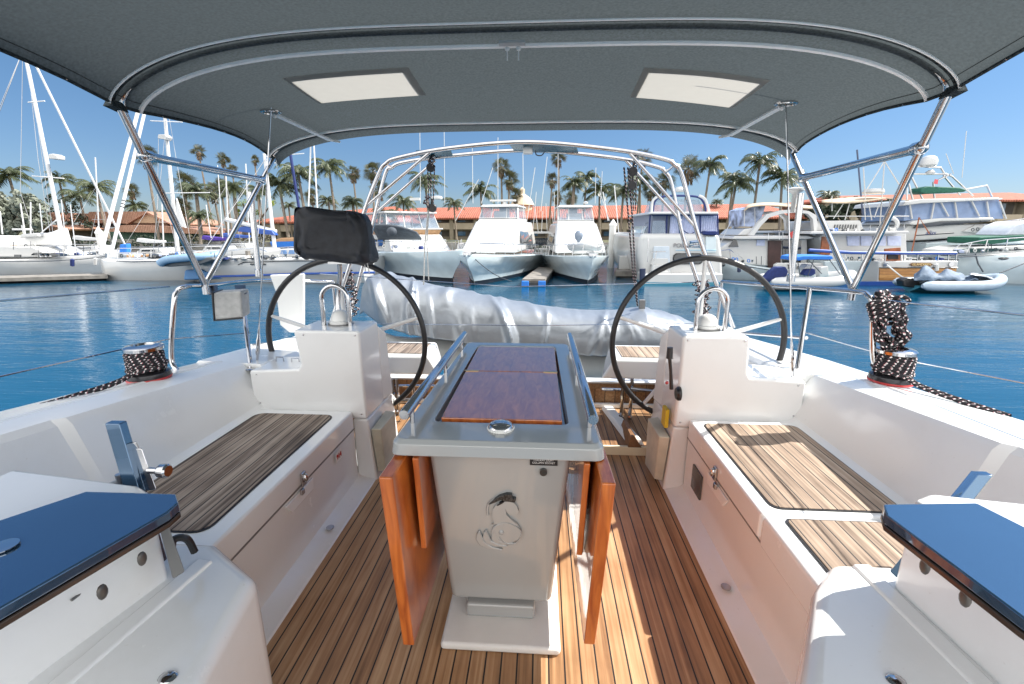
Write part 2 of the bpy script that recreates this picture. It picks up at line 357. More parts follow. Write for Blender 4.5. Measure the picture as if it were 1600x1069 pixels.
# ================================================================== WATER, LAND
def watermat():
    m, t, b = nodes('harbour water'); L = t.links.new
    b.inputs['Base Color'].default_value = (.002, .050, .10, 1); b.inputs['Roughness'].default_value = .02
    b.inputs['IOR'].default_value = 1.33; b.inputs['Specular IOR Level'].default_value = .5
    tc = N(t, 'ShaderNodeTexCoord')
    def ns(sc, stretch, detail=3, dist=.3):
        mp = N(t, 'ShaderNodeMapping'); mp.inputs['Scale'].default_value = stretch; mp.inputs['Rotation'].default_value = (0, 0, R(9)); L(tc.outputs['Object'], mp.inputs[0])
        n = N(t, 'ShaderNodeTexNoise'); n.inputs['Scale'].default_value = sc; n.inputs['Detail'].default_value = detail; n.inputs['Distortion'].default_value = dist
        L(mp.outputs[0], n.inputs[0]); return n
    a = ns(1.0, (.22, 1.5, 1)); c = ns(6.0, (.35, 1.5, 1), 4, .5)
    mm = N(t, 'ShaderNodeMath', operation='MULTIPLY_ADD'); L(c.outputs['Fac'], mm.inputs[0]); mm.inputs[1].default_value = .30; L(a.outputs['Fac'], mm.inputs[2])
    bump(t, b, mm.outputs[0], 1, .028)
    return m
water = MB(); water.grid(lambda u, v: Vector((-260+520*u, -60+106*v, WZ)), 26, 12)
struct('water', water, watermat())
grassm = mat('shore ground', (.10, .10, .05), .9, amt=.4, scale=.6)
land = MB(); land.grid(lambda u, v: Vector((-420+840*u, 45+600*v, -.15)), 20, 20)
struct('ground', land, grassm)
stone = mat('stone sea wall', (.25, .23, .20), .9, amt=.35, scale=1.2, bmp=.05, bs=3)
wl = MB(); wl.box(-260, 260, 44.6, 45.2, WZ-.6, .0)
tag(wl.build('sea_wall', stone, None), 'low grey stone wall along the far shore behind the moored boats', 'sea wall')

# ================================================================== OWN YACHT: the cockpit
yacht = thing('sailing_yacht', 'white sailing yacht seen from its cockpit, with teak floor, benches and helm consoles', 'yacht', (0, 1.5, WZ))
def sgn(s, pts): return [(s*a, b) for a, b in pts]
zi = lambda y: .663+.10*(2.04-y)
zo = lambda y: .655+.10*(2.04-y)
for s in (-1, 1):
    # coaming and hull side, forward part
    rings = []
    for y in (-.3, .3, .8, 1.31, 1.34, 1.5, 1.8, 2.05, 2.28):
        k = .022 if (y < 1.32) else 0
        a = zi(y); c = zo(y); xo = 1.83-.02*max(0, y-1)
        sec = [(1.30, .0), (1.30, .40), (1.365, .42), (1.385, .435), (1.40+k*.5, .47), (1.475+k, a-.03), (1.495+k, a-.008), (1.52+k, a), (1.60, a+.008), (1.61, a+.002), (1.62, a+.010),
               (xo-.03, c), (xo, c-.02), (xo+.015, c-.08), (xo+.02, .1), (xo-.12, -.9), (xo-.5, -1.5), (xo-.6, -1.5)]
        rings.append([Vector((s*p, y, q)) for p, q in sec])
    m = MB(); m.loft(rings); m.build('coaming', gel, yacht, bevel=.004, smooth=24)
    # side deck and hull aft of the consoles
    rings = []
    for y, xo, h in ((2.283, 1.80, .636), (2.6, 1.79, .612), (3.1, 1.75, .57), (3.5, 1.70, .54), (3.75, 1.66, .51)):
        sec = [(1.38, -.2), (1.38, h-.03), (1.41, h-.005), (xo-.04, h+.01), (xo-.01, h-.02), (xo+.005, h-.1), (xo, .1), (xo-.14, -.9), (xo-.5, -1.5), (1.2, -1.5)]
        rings.append([Vector((s*p, y, q)) for p, q in sec])
    m = MB(); m.loft(rings); m.build('side_deck', gel, yacht, bevel=.006)
    # helm console
    poly = [(.865, .36), (.80, .36), (.805, .60), (.805, .842), (1.125 if s > 0 else 1.155, .842), (1.135, .66), (1.15, .635), (1.42, .62), (1.42, .36)]
    m = MB(); m.prism([Vector((s*x, 2.20, z)) for x, z in poly], (0, .27, 0)); con = m.build('helm_console', gel, yacht, bevel=.016, seg=3)
    poly = [(.775, -.02), (.80, .359), (.885, .359), (.885, -.02)]
    m = MB(); m.prism([Vector((s*x, 2.205, z)) for x, z in poly], (0, .42, 0)); m.build('console_foot', gel, con, bevel=.012)
    # aft wing of the console (wheel side)
    m = MB(); m.hexa([(s*.81, 2.46, .36), (s*1.12, 2.46, .36), (s*1.05, 2.60, .36), (s*.785, 2.60, .36), (s*.80, 2.46, .82), (s*1.10, 2.46, .82), (s*1.02, 2.56, .76), (s*.79, 2.56, .76)])
    m.build('console_wing', gel, con, bevel=.015)
    # grab hoop + compass dome on the console
    hx0, hx1 = (s*.905-.0, s*1.05)
    pts = [(hx0, 2.33, .838), (hx0, 2.33, .96)]+[((hx0+hx1)/2-(hx1-hx0)/2*math.cos(a), 2.33, .985+.072*math.sin(a)) for a in [math.pi*i/12 for i in range(13)]]+[(hx1, 2.33, .96), (hx1, 2.33, .838)]
    m = MB(); m.tube(pts, .0125, 12); m.build('grab_hoop', steel, con)
    m = MB(); m.lathe([(.058, .0), (.058, .02), (.05, .024), (.046, .05), (.034, .068), (.016, .077), (.001, .079)], (s*.975, 2.37, .842)); m.build('compass', whitep, con)
    m = MB(); m.lathe([(.066, -.002), (.066, .006), (.058, .006)], (s*.975, 2.37, .843)); m.build('compass_ring', rubber, con)
    # bench with lid, teak panels, latch
    m = MB(); m.box(min(s*.87, s*1.33), max(s*.87, s*1.33), .35, 2.199, -.02, .405); bench = m.build('bench', gel, yacht, bevel=.02)
    m = MB()
    yl0 = 1.395 if s > 0 else 1.10
    m.box(min(s*.862, s*1.372), max(s*.862, s*1.372), yl0, 2.17, .318, .420); m.build('bench_lid', gel, bench, bevel=.012, seg=3)
    m = MB(); m.box(min(s*.8635, s*1.372), max(s*.8635, s*1.372), .35, yl0-.006, .30, .4185); m.build('bench_top', gel, bench, bevel=.016, seg=3)
    m = MB(); m.box(min(s*.868, s*.88), max(s*.868, s*.88), .9, 2.185, .3105, .317); m.build('lid_seam', rubber, bench)
    def panel(x0, x1, y0, y1, r, name, mt, z=.4215):
        pts = []
        for cx, cy, a0 in ((x1-r, y1-r, 0), (x0+r, y1-r, 90), (x0+r, y0+r, 180), (x1-r, y0+r, 270)):
            for k in range(5): a = R(a0+k*22.5); pts.append((cx+r*math.cos(a), cy+r*math.sin(a)))
        cx, cy = (x0+x1)/2, (y0+y1)/2
        m = MB(); m.prism([Vector((px, py, z)) for px, py in pts], (0, 0, .004)); o = m.build(name, mt, bench)
        m = MB(); m.prism([Vector((px+(.006 if px > cx else -.006), py+(.006 if py > cy else -.006), z-.001)) for px, py in pts], (0, 0, .003)); m.build('caulk_border', black, o)
    if s > 0:
        panel(.915, 1.345, 1.425, 2.115, .035, 'teak_panel', tk_sunlit); panel(.925, 1.345, .5, 1.36, .02, 'teak_panel', tk_sunlit)
    else:
        panel(-1.335, -.935, 1.18, 2.10, .045, 'teak_panel', tk_shade)
    ly = 1.63 if s < 0 else 1.78
    m = MB(); m.box(min(s*.852, s*.862), max(s*.852, s*.862), ly-.016, ly+.016, .315, .375); m.ball((s*.848, ly, .35), .014, 10, (1, 1, 1.4)); m.box(min(s*.85, s*.862), max(s*.85, s*.862), ly-.03, ly-.008, .285, .31)
    m.build('latch', steel, bench, bevel=.003)
    m = MB(); m.hexa([(s*.855, ly-.10, .255), (s*.87, ly-.10, .255), (s*.87, ly+.07, .255), (s*.855, ly+.07, .255), (s*.862, ly-.13, .30), (s*.87, ly-.13, .30), (s*.87, ly+.09, .30), (s*.862, ly+.09, .30)])
    m.build('finger_pocket', gel, bench, bevel=.004)
    # chamfer between floor and bench
    m = MB(); m.prism([Vector((s*x, .35, z)) for x, z in [(.775, -.02), (.785, .006), (.86, .022), (.90, .06), (.90, -.02)]], (0, 2.2, 0)); m.build('floor_edge', gel, yacht, bevel=.006)
    # pocket box on the console foot
    m = MB(); m.hexa([(s*.775, 2.22, .04), (s*.735, 2.24, .04), (s*.725, 2.42, .03), (s*.78, 2.44, .03), (s*.79, 2.21, .30), (s*.735, 2.215, .30), (s*.722, 2.42, .315), (s*.785, 2.44, .315)])
    m.build('winch_handle_pocket', beige, yacht, bevel=.006, label='dirty beige pocket box on the helm console foot')
    # stern seat
    xs = (-1.39, -.53, -.61) if s < 0 else (1.39, .50, .58)
    m = MB(); m.hexa([(xs[0], 2.78, .42), (xs[1]-s*-.0, 2.78, .42), (xs[2], 3.18, .42), (xs[0], 3.18, .42), (xs[0], 2.78, .545), (xs[2], 2.80, .545), (xs[2]+s*.03, 3.18, .545), (xs[0], 3.18, .545)])
    seat = m.build('stern_seat', gel, yacht, bevel=.018, seg=3)
    m = MB(); m.box(min(xs[2]+s*.06, s*1.36), max(xs[2]+s*.06, s*1.36), 2.85, 3.12, .5465, .5505); m.build('teak_panel', tk_sunlit if s > 0 else tk_shade, seat)
m = MB(); m.box(-.80, .80, -.1, 2.575, -.03, .0); m.build('cockpit_floor', tk_floor, yacht)
m = MB(); m.box(-1.38, 1.38, 2.60, 3.24, -.03, .05); m.build('stern_floor', tk_floor2, yacht)
m = MB(); m.box(-.80, .80, 2.577, 2.598, -.03, .056); m.build('step_edge', mat('cream step edge', (.75, .68, .5), .5), yacht, bevel=.004)
m = MB(); m.box(-1.36, 1.36, 3.20, 3.232, .052, .085); m.build('transom_sill', gel, yacht, bevel=.006)
m = MB(); m.box(-1.37, 1.37, 3.242, 3.30, .0, .225); tr = m.build('transom_platform', tk_tr, yacht)
m = MB(); m.box(-1.37, 1.37, 3.236, 3.31, .19, .229); m.build('platform_beam', teak('teak beam', 'X', .9, [(.12, .06, .03), (.24, .13, .06), (.36, .22, .11)], seam=.004), tr)
m = MB(); m.box(-1.37, 1.37, 3.24, 3.33, .230, .245); m.build('platform_rim', gel, tr, bevel=.004)
m = MB(); m.box(-1.6, 1.6, 3.32, 3.76, -.9, -.25); m.build('transom', gel, yacht, bevel=.02)
# foot braces
for s in (-1, 1):
    m = MB(); m.hexa([(s*.66, 2.61, .052), (s*.76, 2.61, .052), (s*.66, 3.18, .052), (s*.57, 3.18, .052), (s*.68, 2.63, .085), (s*.745, 2.63, .085), (s*.648, 3.17, .085), (s*.585, 3.17, .085)])
    m.build('foot_brace', whitep, yacht, bevel=.006)
p0, p1 = az(975, 672, .05), az(990, 700, .05)
m = MB(); m.hexa([p0+Vector((-.03, 0, .002)), p1+Vector((-.035, 0, .002)), p1+Vector((.05, .0, .002)), p0+Vector((.04, .0, .002)), p0+Vector((-.01, 0, .075)), p1+Vector((-.02, 0, .075)), p1+Vector((.0, .0, .075)), p0+Vector((.01, .0, .075))])
m.build('heel_chock', mat('oiled teak chock', (.22, .11, .05), .5, amt=.3, scale=20), yacht, bevel=.003)
# forward bulkhead wings beside the companionway with dark glazed tops
for s in (-1, 1):
    Z1 = .50
    m = MB()
    rings = []
    if s < 0: q = [(-.545, .60), (-.60, .93), (-.80, 1.05), (-1.28, 1.05), (-1.28, .0), (-.40, .0)]
    else: q = [(.56, .60), (.80, .98), (.90, 1.08), (1.28, 1.08), (1.28, .0), (.45, .0)]
    m.prism([Vector((x, y, -.02)) for x, y in [(p[0]*(.97 if i < 1 else .985), p[1]) for i, p in enumerate(q)]], (0, 0, Z1+.02))
    wing = m.build('bulkhead_wing', gel, yacht, bevel=.035, seg=4)
    PA, PB = (az(265, 902, Z1), az(20, 1085, Z1)) if s < 0 else (az(1395, 915, Z1), az(1590, 1095, Z1))
    PC = PB+(PB-PA)*.6
    q2 = [(PC.x, PC.y), (PA.x, PA.y), (PA.x+s*.06, PA.y+.03), (s*1.26, .99), (s*1.26, PC.y)]
    RA, RB = (az(341, 860, Z1), az(96, 1069, Z1)) if s < 0 else (az(1328, 868, Z1), az(1533, 1069, Z1))
    RB = RB+(RB-RA)*.5
    m = MB(); m.bar(RA+(RB-RA)*.07+Vector((0, 0, .0)), RB+Vector((0, 0, .0)), .045, .014); m.build('rounded_ridge', gel, wing, bevel=.011, seg=4)
    m = MB(); m.prism([Vector((x, y, Z1-.02)) for x, y in q2], (0, 0, .26)); up = m.build('cabin_side', gel, wing, bevel=.012)
    if s < 0: pl = [az(-260, 1100, .79), az(-60, 985, .79), az(0, 950, .79), az(262, 800, .79), az(279, 785, .79), az(275, 771, .79), az(135, 767, .79), az(0, 812, .79), az(-260, 900, .79)]
    else: pl = [az(1900, 1160, .79), az(1600, 965, .79), az(1385, 805, .79), az(1380, 787, .79), az(1526, 785, .79), az(1600, 822, .79), az(1900, 980, .79)]
    m = MB(); m.prism(pl, (0, 0, -.022)); m.build('window_top', glassb, up, bevel=.004, label='glossy black glazed top of the cabin side')
    m = MB(); m.prism([p+Vector((0, 0, -.024)) for p in pl], (0, 0, -.012)); m.build('window_frame', mat('bronze edge strip', (.08, .06, .05), .25, .5), up, bevel=.003)
    for k, (px, py) in enumerate([(160, 925), (222, 873)] if s < 0 else [(1445, 885), (1508, 935)]):
        d = ray(px, py); # bolt heads on the cabin side face
        x0 = -.735 if s < 0 else .845
        p = ax(px, py, x0)
        m = MB(); m.ball(p, .011, 12, (.5, 1, 1.5)); m.build('bolt', mat('dull dark bolt', (.12, .11, .1), .4, .5), up)
# glossy black boards leaning on the bulkhead wings (companionway slides)
def board(p0, p1, w, nm, lab, fit):
    root = thing(nm, lab, 'hatch board', Vector(p1))
    m = MB(); a, b = Vector(p0), Vector(p1); r = Vector((w, 0, 0)); d = Vector((0, .022, 0))
    m.hexa([a, a+r, a+r+d, a+d, b, b+r, b+r+d, b+d]); m.build('board', glassb, root, bevel=.002)
    return root
bl = board(at(228, 882, .93), at(163, 662, 1.0), .040, 'hatch_board', 'narrow glossy black hatch board standing beside the left bench', 1)
c = at(218, 728, 1.02)
m = MB(); m.hexa([at(205, 700, 1.0), at(222, 700, 1.0), at(245, 765, .98), at(226, 768, .98), at(205, 700, 1.05), at(222, 700, 1.05), at(245, 765, 1.03), at(226, 768, 1.03)]); m.build('clamp_body', steel, bl, bevel=.004)
m = MB(); m.hexa([at(196, 692, 1.0), at(214, 690, 1.0), at(222, 712, 1.0), at(203, 714, 1.0), at(196, 692, 1.04), at(214, 690, 1.04), at(222, 712, 1.04), at(203, 714, 1.04)]); m.build('clamp_head', steel, bl, bevel=.004)
m = MB(); m.lathe([(.008, 0), (.008, .03), (.016, .03), (.018, .034), (.018, .05), (.014, .054)], at(232, 735, .99), 'X', 12); m.build('knob', steel, bl)
m = MB(); m.tube([at(163, 761, .99), at(188, 751, .98)], .006, 8); m.tube([at(186, 741, .98), at(192, 764, .98)], .009, 8); m.build('pin', alu, bl)
br = board(at(1398, 905, 1.02), at(1528, 742, 1.20), .040, 'hatch_board', 'narrow glossy black hatch board leaning outward beside the right bench', 1)
m = MB(); m.tube(smoothpath([at(268, 862, .90), at(272, 843, .92), at(292, 842, .94), at(304, 862, .95)], 5), .009, 8); m.build('black_handle', blackp, yacht)
m = MB(); m.hexa([at(248, 822, .86), at(262, 818, .86), at(289, 893, .84), at(270, 905, .84), at(248, 822, .90), at(262, 818, .90), at(289, 893, .88), at(270, 905, .88)]); m.build('rubber_post', rubber, bl, bevel=.004)
# handle recess marks on the bulkhead wings
for (px, py) in ((262, 1058), (1400, 1063)):
    p = az(px, py, .501); m = MB(); m.ball(p, .018, 12, (1, .8, .25)); m.build('inset_handle', steel, yacht)

# fire extinguisher tag + throttle on the right console
th = thing('throttle_lever', 'black engine throttle lever on the side of the right helm console', 'throttle', at(1050, 620, 2.2))
m = MB(); m.tube([at(1049, 608, 2.17), at(1048, 580, 2.17), at(1046, 556, 2.16)], [.010, .008, .009], 10); m.build('lever', blackp, th)
m = MB(); m.tube([at(1046, 560, 2.16), at(1047, 543, 2.16)], [.016, .014], 12); m.build('lever_grip', blackr, th)
m = MB(); m.lathe([(.028, 0), (.036, .01), (.036, .02), (.001, .021)], at(1056, 615, 2.19), 'X', 20); m.build('lever_base', blackp, th)
m = MB(); m.ball(at(1042, 598, 2.16), .009, 8); m.build('red_button', red, th)
m = MB(); m.box(.772, .79, 2.26, 2.33, .33, .43); tag(m.build('yellow_label', yellow, None), 'small yellow tag below the throttle lever', 'tag')
# vent plate on the right locker
m = MB(); m.box(.8605, .868, 1.93, 2.05, .12, .24); tag(m.build('locker_vent', mat('dark smoked plate', (.09, .085, .08), .15), None), 'small square smoked vent plate low on the right bench', 'vent')
# red number sticker left locker
st = thing('number_sticker', 'tiny pale sticker with red figures on the left bench locker', 'sticker', (-.855, 1.96, .27))
m = MB(); m.box(-.8605, -.8585, 1.93, 1.99, .25, .30); m.build('sticker_back', whitep, st)
text('914', (-.8575, 1.96, .275), .034, Matrix.Rotation(math.pi/2, 3, 'Z') @ FACE, red, st)

# ================================================================== WHEELS
def wheel(cx, cy, cz, lab):
    root = thing('steering_wheel', lab, 'steering wheel', (cx, cy, cz), 'yacht steering wheels'); Rr = .485
    P = lambda a, r, dy=0: Vector((cx+r*math.sin(a), cy+dy, cz+r*math.cos(a)))
    m = MB(); m.tube([P(2*math.pi*i/72, Rr) for i in range(72)], .0165, 12, closed=True); m.build('rim', blackr, root)
    m = MB(); m.lathe([(.05, -.03), (.055, -.02), (.055, .03), (.03, .05)], (cx, cy, cz), 'Y', 20); m.build('hub', steel, root)
    for k in range(5):
        a = 2*math.pi*k/5
        m = MB(); m.tube([P(a, .05, .0), P(a, Rr-.012, .0)], [.016, .011], 10); m.build('spoke', spoke, root)
    return root
wl_ = at(541, 532, 2.62); wr_ = at(1089, 536, 2.62)
wheel(wl_.x, 2.62, wl_.z, 'black rimmed steering wheel behind the left helm console, under the covered plotter')
wheel(wr_.x, 2.62, wr_.z, 'black rimmed steering wheel behind the right helm console, beside the throttle lever')

# ================================================================== COCKPIT TABLE
tb = thing('cockpit_table', 'grey moulded cockpit table with varnished wood top, folded leaves and steel rails', 'table', (-.012, 1.7, 0)); tx = -.012
m = MB(); m.prism([(tx-.19, 1.19, .001), (tx+.205, 1.19, .001), (tx+.20, 2.3, .001), (tx-.19, 2.3, .001)], (0, 0, .03)); m.build('base_plate', nonskid, tb, bevel=.012)
m = MB(); m.box(tx-.12, tx+.12, 1.30, 2.1, .031, .085); m.build('plinth', gelg, tb, bevel=.01)
m = MB(); m.hexa([(tx-.175, 1.315, .085), (tx+.175, 1.315, .085), (tx+.165, 2.1, .085), (tx-.165, 2.1, .085), (tx-.228, 1.285, .70), (tx+.228, 1.285, .70), (tx+.215, 2.25, .70), (tx-.215, 2.25, .70)])
ped = m.build('pedestal', gelg, tb, bevel=.022, seg=4)
def rrect(x0, x1, y0, y1, r, z, xt=0):
    pts = []
    for cx, cy, a0 in ((x1-r, y1-r, 0), (x0+r, y1-r, 90), (x0+r, y0+r, 180), (x1-r, y0+r, 270)):
        for k in range(6): a = R(a0+k*18); X = cx+r*math.cos(a); Y = cy+r*math.sin(a); X = X*(1-xt*(Y-y0)/(y1-y0)); pts.append(Vector((tx+X, Y, z)))
    return pts
o1 = rrect(-.318, .318, 1.20, 2.40, .03, .697, .11); o2 = rrect(-.313, .313, 1.203, 2.398, .03, .733, .11); o3 = rrect(-.302, .302, 1.215, 2.39, .03, .745, .11)
i1 = rrect(-.218, .218, 1.345, 2.33, .025, .745, .06); i2 = rrect(-.211, .211, 1.352, 2.322, .022, .718, .06)
m = MB(); m.loft([o1, o2, o3, i1, i2], True, True); m.build('table_frame', gelg, tb, smooth=30, bevel=.003)
for y0, y1 in ((1.362, 1.862), (1.868, 2.285)):
    m = MB(); m.box(tx-.195, tx+.198, y0, y1, .7195, .751); m.build('wood_top', varn, tb, bevel=.003)
for k in (-1, 1):
    m = MB(); m.box(tx+k*.17-.03, tx+k*.17+.03, 1.858, 1.872, .7513, .7535); m.build('hinge', mat('brass hinge', (.6, .4, .2), .3, 1), tb)
c = (tx+.005, 1.305, .745)
m = MB(); m.lathe([(.040, 0), (.040, .008), (.034, .016), (.018, .021), (.001, .022)], c); m.build('latch_dome', steel, tb)
m = MB(); m.lathe([(.043, .0), (.043, .005), (.041, .006)], c); m.box(c[0]-.014, c[0]+.014, 1.262, 1.288, .747, .757); m.build('latch_tab', whitep, tb, bevel=.002)
for s in (-1, 1):
    a, b = Vector((tx+s*.282, 1.25, .805)), Vector((tx+s*.278, 2.33, .805))
    m = MB(); m.tube([a, a+Vector((0, .004, 0)), b], [.015, .0165, .0165], 16); rl = m.build('hand_rail', steel, tb)
    for y in (1.33, 1.85, 2.26):
        m = MB(); m.tube([(tx+s*.281, y, .735), (tx+s*.281, y, .80)], .008, 10); m.build('rail_post', steel, rl)
    # folded leaves
    if s < 0: q = [(-.325, .69), (-.285, .69), (-.255, .125), (-.29, .125)]
    else: q = [(.280, .695), (.318, .695), (.286, .165), (.252, .165)]
    m = MB(); m.prism([Vector((x, 1.09, z)) for x, z in q], (-s*.02, 1.08, 0)); lf = m.build('folding_leaf', varn2, tb, bevel=.005)
    q = [(s*.262, .69), (s*.243, .69), (s*.232, .38), (s*.25, .38)]
    m = MB(); m.prism([Vector((x, 1.20, z)) for x, z in q], (0, 1.0, 0)); m.build('folding_leaf', varn2, tb, bevel=.004)
    m = MB(); m.box(min(s*.243, s*.258), max(s*.243, s*.258), 1.24, 1.26, .36, .62); m.tube([(s*.27, 1.3, .62), (s*.285, 1.3, .30)], .006, 8); m.build('leaf_bracket', alu, tb)
def face(px, py, e=0):
    # point on the sloping front face of the pedestal
    n = Vector((0, -(.70-.085), -(1.315-1.285))).normalized(); n = Vector((0, -1, -.049)).normalized(); p0 = Vector((0, 1.315, .085)); d = ray(px, py)
    t = (p0-CAM).dot(n)/d.dot(n); return CAM+d*t+n*e
a, b = face(828, 714, .001), face(871, 727, .003)
pq = thing('switch_label', 'small black label with two white lines on the table pedestal', 'label', face(850, 727, 0))
m = MB(); m.box(a.x, b.x, min(a.y, b.y)-.0015, max(a.y, b.y)-.0, b.z, a.z); m.build('label_plate', black, pq)
FS = FACE
yy = min(a.y, b.y)-.0022
text('COCKPIT LIGHT', ((a.x+b.x)/2, yy, lerp(b.z, a.z, .67)), .0085, FS, whitep, pq, ext=.0003)
text('COLUMN SOCKET', ((a.x+b.x)/2, yy, lerp(b.z, a.z, .34)), .0085, FS, whitep, pq, ext=.0003)
m = MB(); m.lathe([(.0115, -.012), (.0115, 0), (.0001, .0)], face(849, 736, .0), 'Y', 16); m.lathe([(.0085, -.014), (.0085, -.008), (.001, -.008)], face(849, 737, .0), 'Y', 3)
tag(m.build('key_lock', mat('gunmetal', (.1, .1, .1), .3, 1), None), 'round keyed lock below the black label on the table pedestal', 'lock')
# seahorse emblem in relief
EM = lambda cx, cy, e: face(700+cx/7.64, 740+cy/7.64, e)
em = thing('emblem', 'moulded seahorse emblem in relief on the front of the table pedestal', 'emblem', EM(600, 930, 0))
def relief(pts, e0, e1, mt, nm, bev=.0015):
    m = MB(); n = len(pts); q = [EM(x, y, e0) for x, y in pts]; q2 = [EM(x, y, e1) for x, y in pts]
    m.add(q+q2, [tuple(range(n))[::-1], tuple(range(n, 2*n))]+[(i, (i+1) % n, (i+1) % n+n, i+n) for i in range(n)]); return m.build(nm, mt, em, bevel=bev, seg=3)
relief([(560, 580), (530, 480), (540, 400), (590, 340), (690, 310), (770, 315), (820, 360), (845, 430), (820, 490), (790, 470), (740, 470), (700, 430), (690, 390), (700, 470), (760, 530), (830, 580), (880, 660), (840, 600), (700, 565)], -.002, .011, gelg, 'neck', .005)
ring = [(700+185*math.cos(a), 690+125*math.sin(a)) for a in [2*math.pi*i/28 for i in range(28)]]
relief(ring, -.002, .009, gelg, 'coil', .004)
m = MB(); m.ball(EM(640, 680, .009), .0095, 14, (1, .5, 1)); m.build('eye', gelg, em)
for i, (ox, oy) in enumerate([(330, 660), (410, 650), (510, 650)]):
    pts = [(ox+50, oy), (ox+15, oy+40), (ox+5, oy+110), (ox+50, oy+180-i*10), (ox+150, oy+225-i*18), (ox+300-i*20, oy+245-i*35), (ox+330-i*20, oy+225-i*35), (ox+200, oy+190-i*20), (ox+110, oy+130), (ox+85, oy+75)]
    relief(pts, -.002, .010, gelg, 'wave', .0045)
m = MB(); m.tube(smoothpath([EM(520, 600, .004), EM(620, 570, .010), EM(720, 568, .011), EM(820, 610, .011), EM(875, 690, .010), EM(830, 790, .009), EM(740, 820, .009), EM(660, 790, .009), EM(620, 740, .009)], 6), .0024, 6)
m.tube(smoothpath([EM(480, 490, .003), EM(472, 430, .003), EM(490, 350, .003), EM(560, 300, .003), EM(680, 285, .003)], 6), .0042, 6); m.build('mane_line', gelg, em)
relief([(490, 345), (560, 285), (620, 245), (700, 220), (765, 225), (770, 265), (815, 275), (800, 320), (730, 308), (680, 300), (640, 285), (560, 320)], .0, .0135, mat('worn dark chrome', (.06, .065, .07), .35, .6, amt=.9, scale=220), 'crest', .0008)
relief([(585, 350), (670, 300), (670, 318), (600, 356)], .0, .0140, black, 'crest', .0005)

# ================================================================== BIMINI
bt = thing('bimini_awning', 'dark slate canvas awning on steel hoops stretched over the cockpit', 'awning', (0, 2.0, 1.03))
HO = [(-.5, 1.40, 2.02, 1.80), (.35, 1.45, 2.06, 1.86), (1.68, 1.415, 2.0, 1.782), (1.74, 1.425, 1.985, 1.775), (2.9, 1.565, 1.955, 1.775), (3.0, 1.57, 1.925, 1.735)]
def hoop(y):
    for i in range(len(HO)-1):
        if y <= HO[i+1][0] or i == len(HO)-2:
            a, b = HO[i], HO[i+1]; t = (y-a[0])/(b[0]-a[0]); L = b[0]-a[0]
            w_ = lerp(a[1], b[1], t); c_ = lerp(a[2], b[2], t); e_ = lerp(a[3], b[3], t)
            if L > .3: sgg = 4*t*(1-t); w_ -= .055*sgg; c_ -= .02*sgg; e_ += .03*sgg
            return w_, c_, e_
def bsurf(x, y, d=0):
    w_, c_, e_ = hoop(y); t = min(1, abs(x)/w_); return Vector((x, y, e_+(c_-e_)*max(0, 1-t**4)**.65-d))
def bs2(u, y, d=0):  # u in -1..1 with denser ends
    a = math.sin(u*math.pi/2); w_, c_, e_ = hoop(y)
    wr = .012*mnoise.noise(Vector((a*1.7, y*2.2, 3)))*(1 if 1.8 < y < 2.85 or y < 1.6 else 0)
    return Vector((a*w_, y, e_+(c_-e_)*max(0, 1-abs(a)**4)**.65-d+wr))
ys = [-.5+.05*i for i in range(17)]+[.35+.0665*i for i in range(1, 20)]+[1.66, 1.68, 1.70, 1.74, 1.78]+[1.84+.0589*i for i in range(18)]+[2.87, 2.9, 2.93, 2.97, 3.0]
m = MB(); nu = 72
vs = [bs2(-1+2*i/nu, y) for y in ys for i in range(nu+1)]
sl1 = [(-.95, -.47, 2.03, 2.36), (.55, 1.04, 2.10, 2.52)]
m.add(vs, [(j*(nu+1)+i, j*(nu+1)+i+1, (j+1)*(nu+1)+i+1, (j+1)*(nu+1)+i) for j in range(len(ys)-1) for i in range(nu)])
cn = m.build('canopy', canv, bt, smooth=60)
SK = [[(457, 127), (630, 112), (655, 148), (504, 161)], [(1015, 114), (1188, 131), (1140, 165), (995, 151)]]
bm = bmesh.new(); bm.from_mesh(cn.data); off = bt.location
for q in SK:
    P4 = []
    for (a, b) in q:
        p = az(a, b, 1.93)
        for _ in range(6): p = az(a, b, bsurf(p.x, p.y).z)
        P4.append(Vector((p.x, p.y, 0)))
    cc = sum(P4, Vector())/4; pls = []
    for i in range(4):
        e = P4[(i+1) % 4]-P4[i]; n_ = Vector((e.y, -e.x, 0)).normalized()
        if (cc-P4[i]).dot(n_) > 0: n_ = -n_
        pls.append((P4[i], n_))
        near = [f for f in bm.faces if ((f.calc_center_median()+off-cc)*1).xy.length < .6]
        geo = set(near)
        for f in near: geo.update(f.edges); geo.update(f.verts)
        bmesh.ops.bisect_plane(bm, geom=list(geo), plane_co=P4[i]-Vector((off.x, off.y, 0)), plane_no=n_)
    kill = [f for f in bm.faces if all((f.calc_center_median()+off-P_).xy.dot(n_.xy) < 0 for P_, n_ in pls)]
    bmesh.ops.delete(bm, geom=kill, context='FACES')
bm.to_mesh(cn.data); bm.free()
for q in SK:
    P4 = []
    for (a, b) in q:
        p = az(a, b, 1.93)
        for _ in range(6): p = az(a, b, bsurf(p.x, p.y).z-.008)
        P4.append(p)
    def onb(u, v, d, ex=0):
        nz_ = lambda x, y: .012*mnoise.noise(Vector((x/hoop(y)[0]*1.7, y*2.2, 3)))
        u = -ex+u*(1+2*ex); v = -ex*1.6+v*(1+3.2*ex)
        x = lerp(lerp(P4[0].x, P4[1].x, u), lerp(P4[3].x, P4[2].x, u), v); y = lerp(lerp(P4[0].y, P4[1].y, u), lerp(P4[3].y, P4[2].y, u), v); return bsurf(x, y, d-nz_(x, y))
    m = MB(); m.grid(lambda u, v: onb(u, v, .004, .06), 14, 10); m.build('skylight', skyl, cn)
